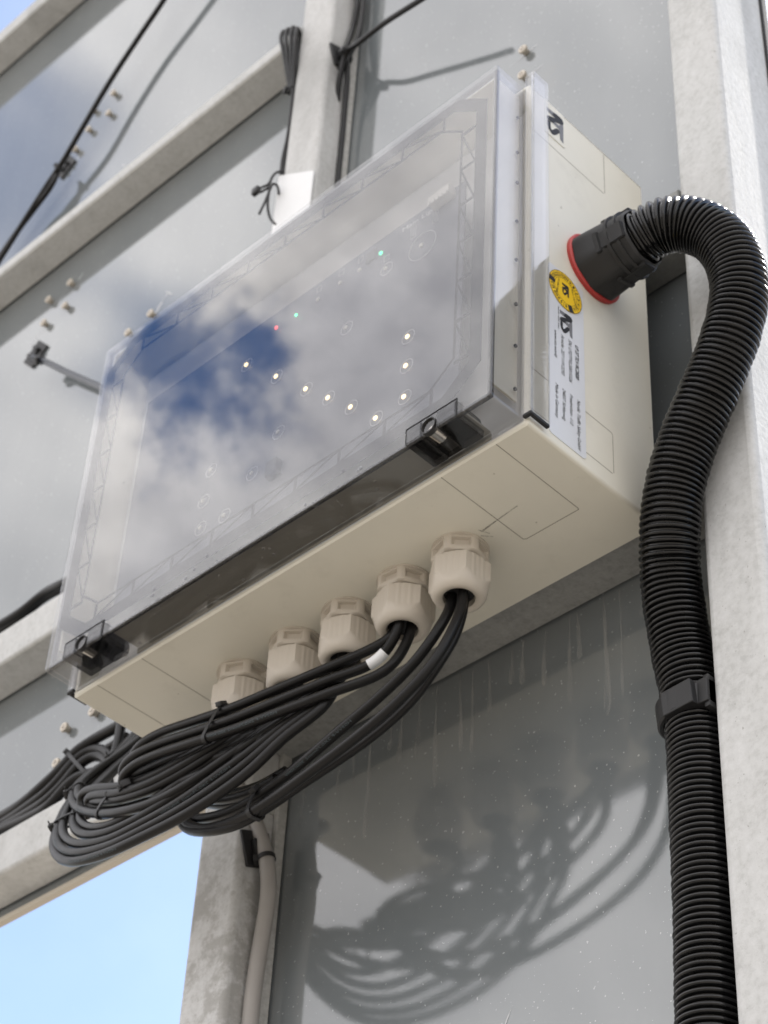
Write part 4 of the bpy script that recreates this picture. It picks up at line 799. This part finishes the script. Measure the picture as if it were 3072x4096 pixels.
# cable ties: a band round the strands plus a square head
def tie(label, keys, ref, head=None, rad=.0, wd=.0019, hs=.0040, pts=None, tan=None, tail=True, group='black cable ties'):
    ref = Vector(ref)
    if keys:
        cs = []; tg = Vector()
        rr = CR if not rad else rad
        i = min(range(len(PATH[keys[0]])), key=lambda i: (PATH[keys[0]][i]-ref).length); q0 = PATH[keys[0]]; tan = (q0[min(i+1, len(q0)-1)]-q0[max(i-1, 0)]).normalized(); ref = q0[i]
        for k in keys:
            q_ = PATH[k]; best = min(q_, key=lambda v_: abs((v_-ref).dot(tan))*3+(v_-ref).length); cs.append(best-tan*(best-ref).dot(tan))
    else: cs = [Vector(c_) for c_ in pts]; rr = rad; tan = Vector(tan).normalized()
    ctr = sum(cs, Vector())/len(cs); u = tan.orthogonal().normalized(); v = tan.cross(u)
    P2 = [((c_-ctr).dot(u), (c_-ctr).dot(v)) for c_ in cs]
    n = 48; sup = []
    for k in range(n):
        a = 2*math.pi*k/n; sup.append(max(x*math.cos(a)+y*math.sin(a) for x, y in P2)+rr+.0003)
    # support function -> hull points
    hull = []
    for k in range(n):
        a = 2*math.pi*k/n; h = sup[k]; dh = (sup[(k+1) % n]-sup[k-1])/(4*math.pi/n)
        hull.append(ctr+u*(h*math.cos(a)-dh*math.sin(a))+v*(h*math.sin(a)+dh*math.cos(a)))
    t_ = thing('cable_tie', label, 'cable tie', tuple(ctr), group)
    bm = bmesh.new(); rings = []
    for k in range(n):
        p_ = hull[k]; o_ = (p_-ctr).normalized()
        rings.append([bm.verts.new(p_+o_*a_+tan*b_) for a_, b_ in ((0, -wd), (.0010, -wd), (.0010, wd), (0, wd))])
    for k in range(n):
        a, b = rings[k], rings[(k+1) % n]
        for j in range(4): bm.faces.new((a[j], a[(j+1) % 4], b[(j+1) % 4], b[j]))
    link('band', bm, M_BLACK, t_, 40)
    hd = Vector(head) if head else (CP-ctr)
    hd = (hd-tan*hd.dot(tan)).normalized(); hp = max(hull, key=lambda q_: (q_-ctr).dot(hd)); hp = hp+hd*.0016
    sd = tan.cross(hd)
    bm = bmesh.new(); box(bm, -.0022*hs/.003, .0022*hs/.003, -.0018, .0022, -hs, hs, .0005)
    MM = Matrix((( *tan, 0), (*hd, 0), (*sd, 0), (0, 0, 0, 1))).transposed(); MM.translation = hp
    for vv in bm.verts: vv.co = MM @ vv.co
    if tail:
        bm2 = bmesh.new(); box(bm2, -.0010, .0010, -.0004, .0004, hs, hs+.0032)
        for vv in bm2.verts: vv.co = MM @ vv.co
        bm = merge([bm, bm2])
    link('tie_head', bm, M_BLACK, t_, 40)
    return t_
def at(key, f): return tuple(PATH[key][int(f*(len(PATH[key])-1))])
def nearest(key, p_): p_ = Vector(p_); return tuple(min(PATH[key], key=lambda v_: (v_-p_).length))
tie('cable tie round the top bundle just below the leftmost gland', ['A1', 'A2', 'A3'], (-.349, .0735, -.0715), (-.2, -.5, .8))
tie('cable tie round the small loop hanging in front of the middle post', ['D1', 'D2', 'D3'], (-.312, .089, -.150), (-.8, -.6, .3))
tie('cable tie round the middle loop near the centre of the coil', ['C2', 'C3', 'C1'], (-.487, .077, -.094), (-.1, -.5, .9))
tie('cable tie at the left bend of the long low loop', ['B1', 'B2', 'B3'], (-.560, .09, -.083), (-.9, -.4, -.4))
tie('cable tie at the upper left bend of the middle loop', ['C3', 'C2'], (-.575, .112, -.032), (-.95, -.2, .3))
tie('cable tie round the left end of the top bundle', ['A3', 'C1'], (-.455, .103, -.078), (.2, -.8, .6))
tie('cable tie round the cables on the wall above the lowest left rail', ['E1', 'E2', 'E3', 'E4'], nearest('E1', (-.72, .2, .11)), (0, -.3, 1), .0056, tail=False)
tie('cable tie round the bent cable loop at the box corner', ['E2', 'E3'], nearest('E2', (-.655, .205, .1)), (-1, -.3, -.2), .0052)
tie('cable tie under the box corner round the climbing cables', ['C2', 'E5'], nearest('E5', (-.635, .2, .1)), (-1, -.3, .3), .0050)
tie('cable tie round the pale grey cable on the middle post', ['M1'], nearest('M1', (-.415, .205, -.11)), (-1, -1, 0), .0068, .0020, .0042)
tie('small cable tie round the folded loop left of the middle post', ['L1', 'L3', 'L4'], nearest('L3', (-.50, .19, .98)), (-.5, -1, 0), .0040)
# the unfastened tie hanging at the white tape
bm = bmesh.new()
for k in ('N1', 'N2', 'N3'): tube(bm, relax(spline(CAB[k], .002), 2), .0016, 6)
lt = thing('cable_tie', 'loose unfastened cable tie dangling beside the white tape on the middle post', 'cable tie', CAB['N1'][0], 'black cable ties')
link('band', bm, M_BLACK, lt, True)
q_ = Vector(CAB['N1'][5]); bm = bmesh.new(); box(bm, q_.x-.005, q_.x+.005, q_.y-.003, q_.y+.003, q_.z-.005, q_.z+.005, .001); link('tie_head', bm, M_BLACK, lt, 40)

# adhesive cable mounts: square base with a raised saddle
def mount(label, c_, nrm, size, rot, tiepts=None):
    t_ = thing('cable_mount', label, 'cable mount', c_, 'black adhesive cable mounts')
    nrm = Vector(nrm); u = Vector((0, 0, 1)); u = (u-nrm*u.dot(nrm)).normalized(); v = nrm.cross(u); u, v = u*math.cos(rot)+v*math.sin(rot), v*math.cos(rot)-u*math.sin(rot)
    MM = Matrix(((*u, 0), (*v, 0), (*nrm, 0), (0, 0, 0, 1))).transposed(); MM.translation = Vector(c_); h = size/2
    bm = bmesh.new(); box(bm, -h, h, -h, h, 0, .0030, .0010)
    for vv in bm.verts: vv.co = MM @ vv.co
    link('base_plate', bm, M_FIT, t_, 35)
    bm = bmesh.new(); box(bm, -h*.45, h*.45, -h*.5, -h*.25, .0031, .0085, .0008); box(bm, -h*.45, h*.45, h*.25, h*.5, .0031, .0085, .0008); box(bm, -h*.3, h*.3, -h*.24, h*.24, .0031, .0055, .0008)
    for vv in bm.verts: vv.co = MM @ vv.co
    link('saddle', bm, M_BLACK, t_, 35); return t_
mount('black cable mount on the upper left panel under the diagonal cable', (-1.052, YS-.0002, 1.319), (0, -1, 0), .034, .6)
mount('black cable mount on the left panel at the start of the grey blue cable', (-1.018, YS-.0002, .908), (0, -1, 0), .036, .75)
mount('black cable mount on the side of the middle post near the top', (-.4408, .205, 1.000), (1, 0, 0), .033, .35)
mount('black cable mount behind the pale grey cable low on the middle post', (-.4408, .2012, -.1000), (1, 0, 0), .033, .35)
# ties on the mounts
tie('cable tie on the mount of the upper left panel', ['H1', 'H2'], nearest('H2', (-1.045, .2, 1.30)), (-1, -.3, .6), .0046, .002, .0045)
tie('cable tie on the mount at the middle post near the top', ['K1', 'K2', 'K3'], nearest('K2', (-.42, .2, .985)), (0, -1, .6), .0042, .002, .0045)
tie('cable tie on the mount of the grey blue cable', ['J1'], nearest('J1', (CAB['J1'][1])), (-1, -.5, .5), .0048, .002, .005)

# white tape wrapped round the middle post
wt = bmesh.new(); prism(wt, [(-.5005, .700), (-.4405, .690), (-.4405, .772), (-.5005, .812)], 'y', YF-.0022, YF-.0004); prism(wt, [(YF-.0003, .700), (YF+.025, .70), (YF+.028, .80), (YF-.0003, .811)], 'x', -.5005, -.4990)
tag(link('white_tape', wt, M_WHITE, None, 40), 'white tape patch folded round the middle post above the lid', 'tape')
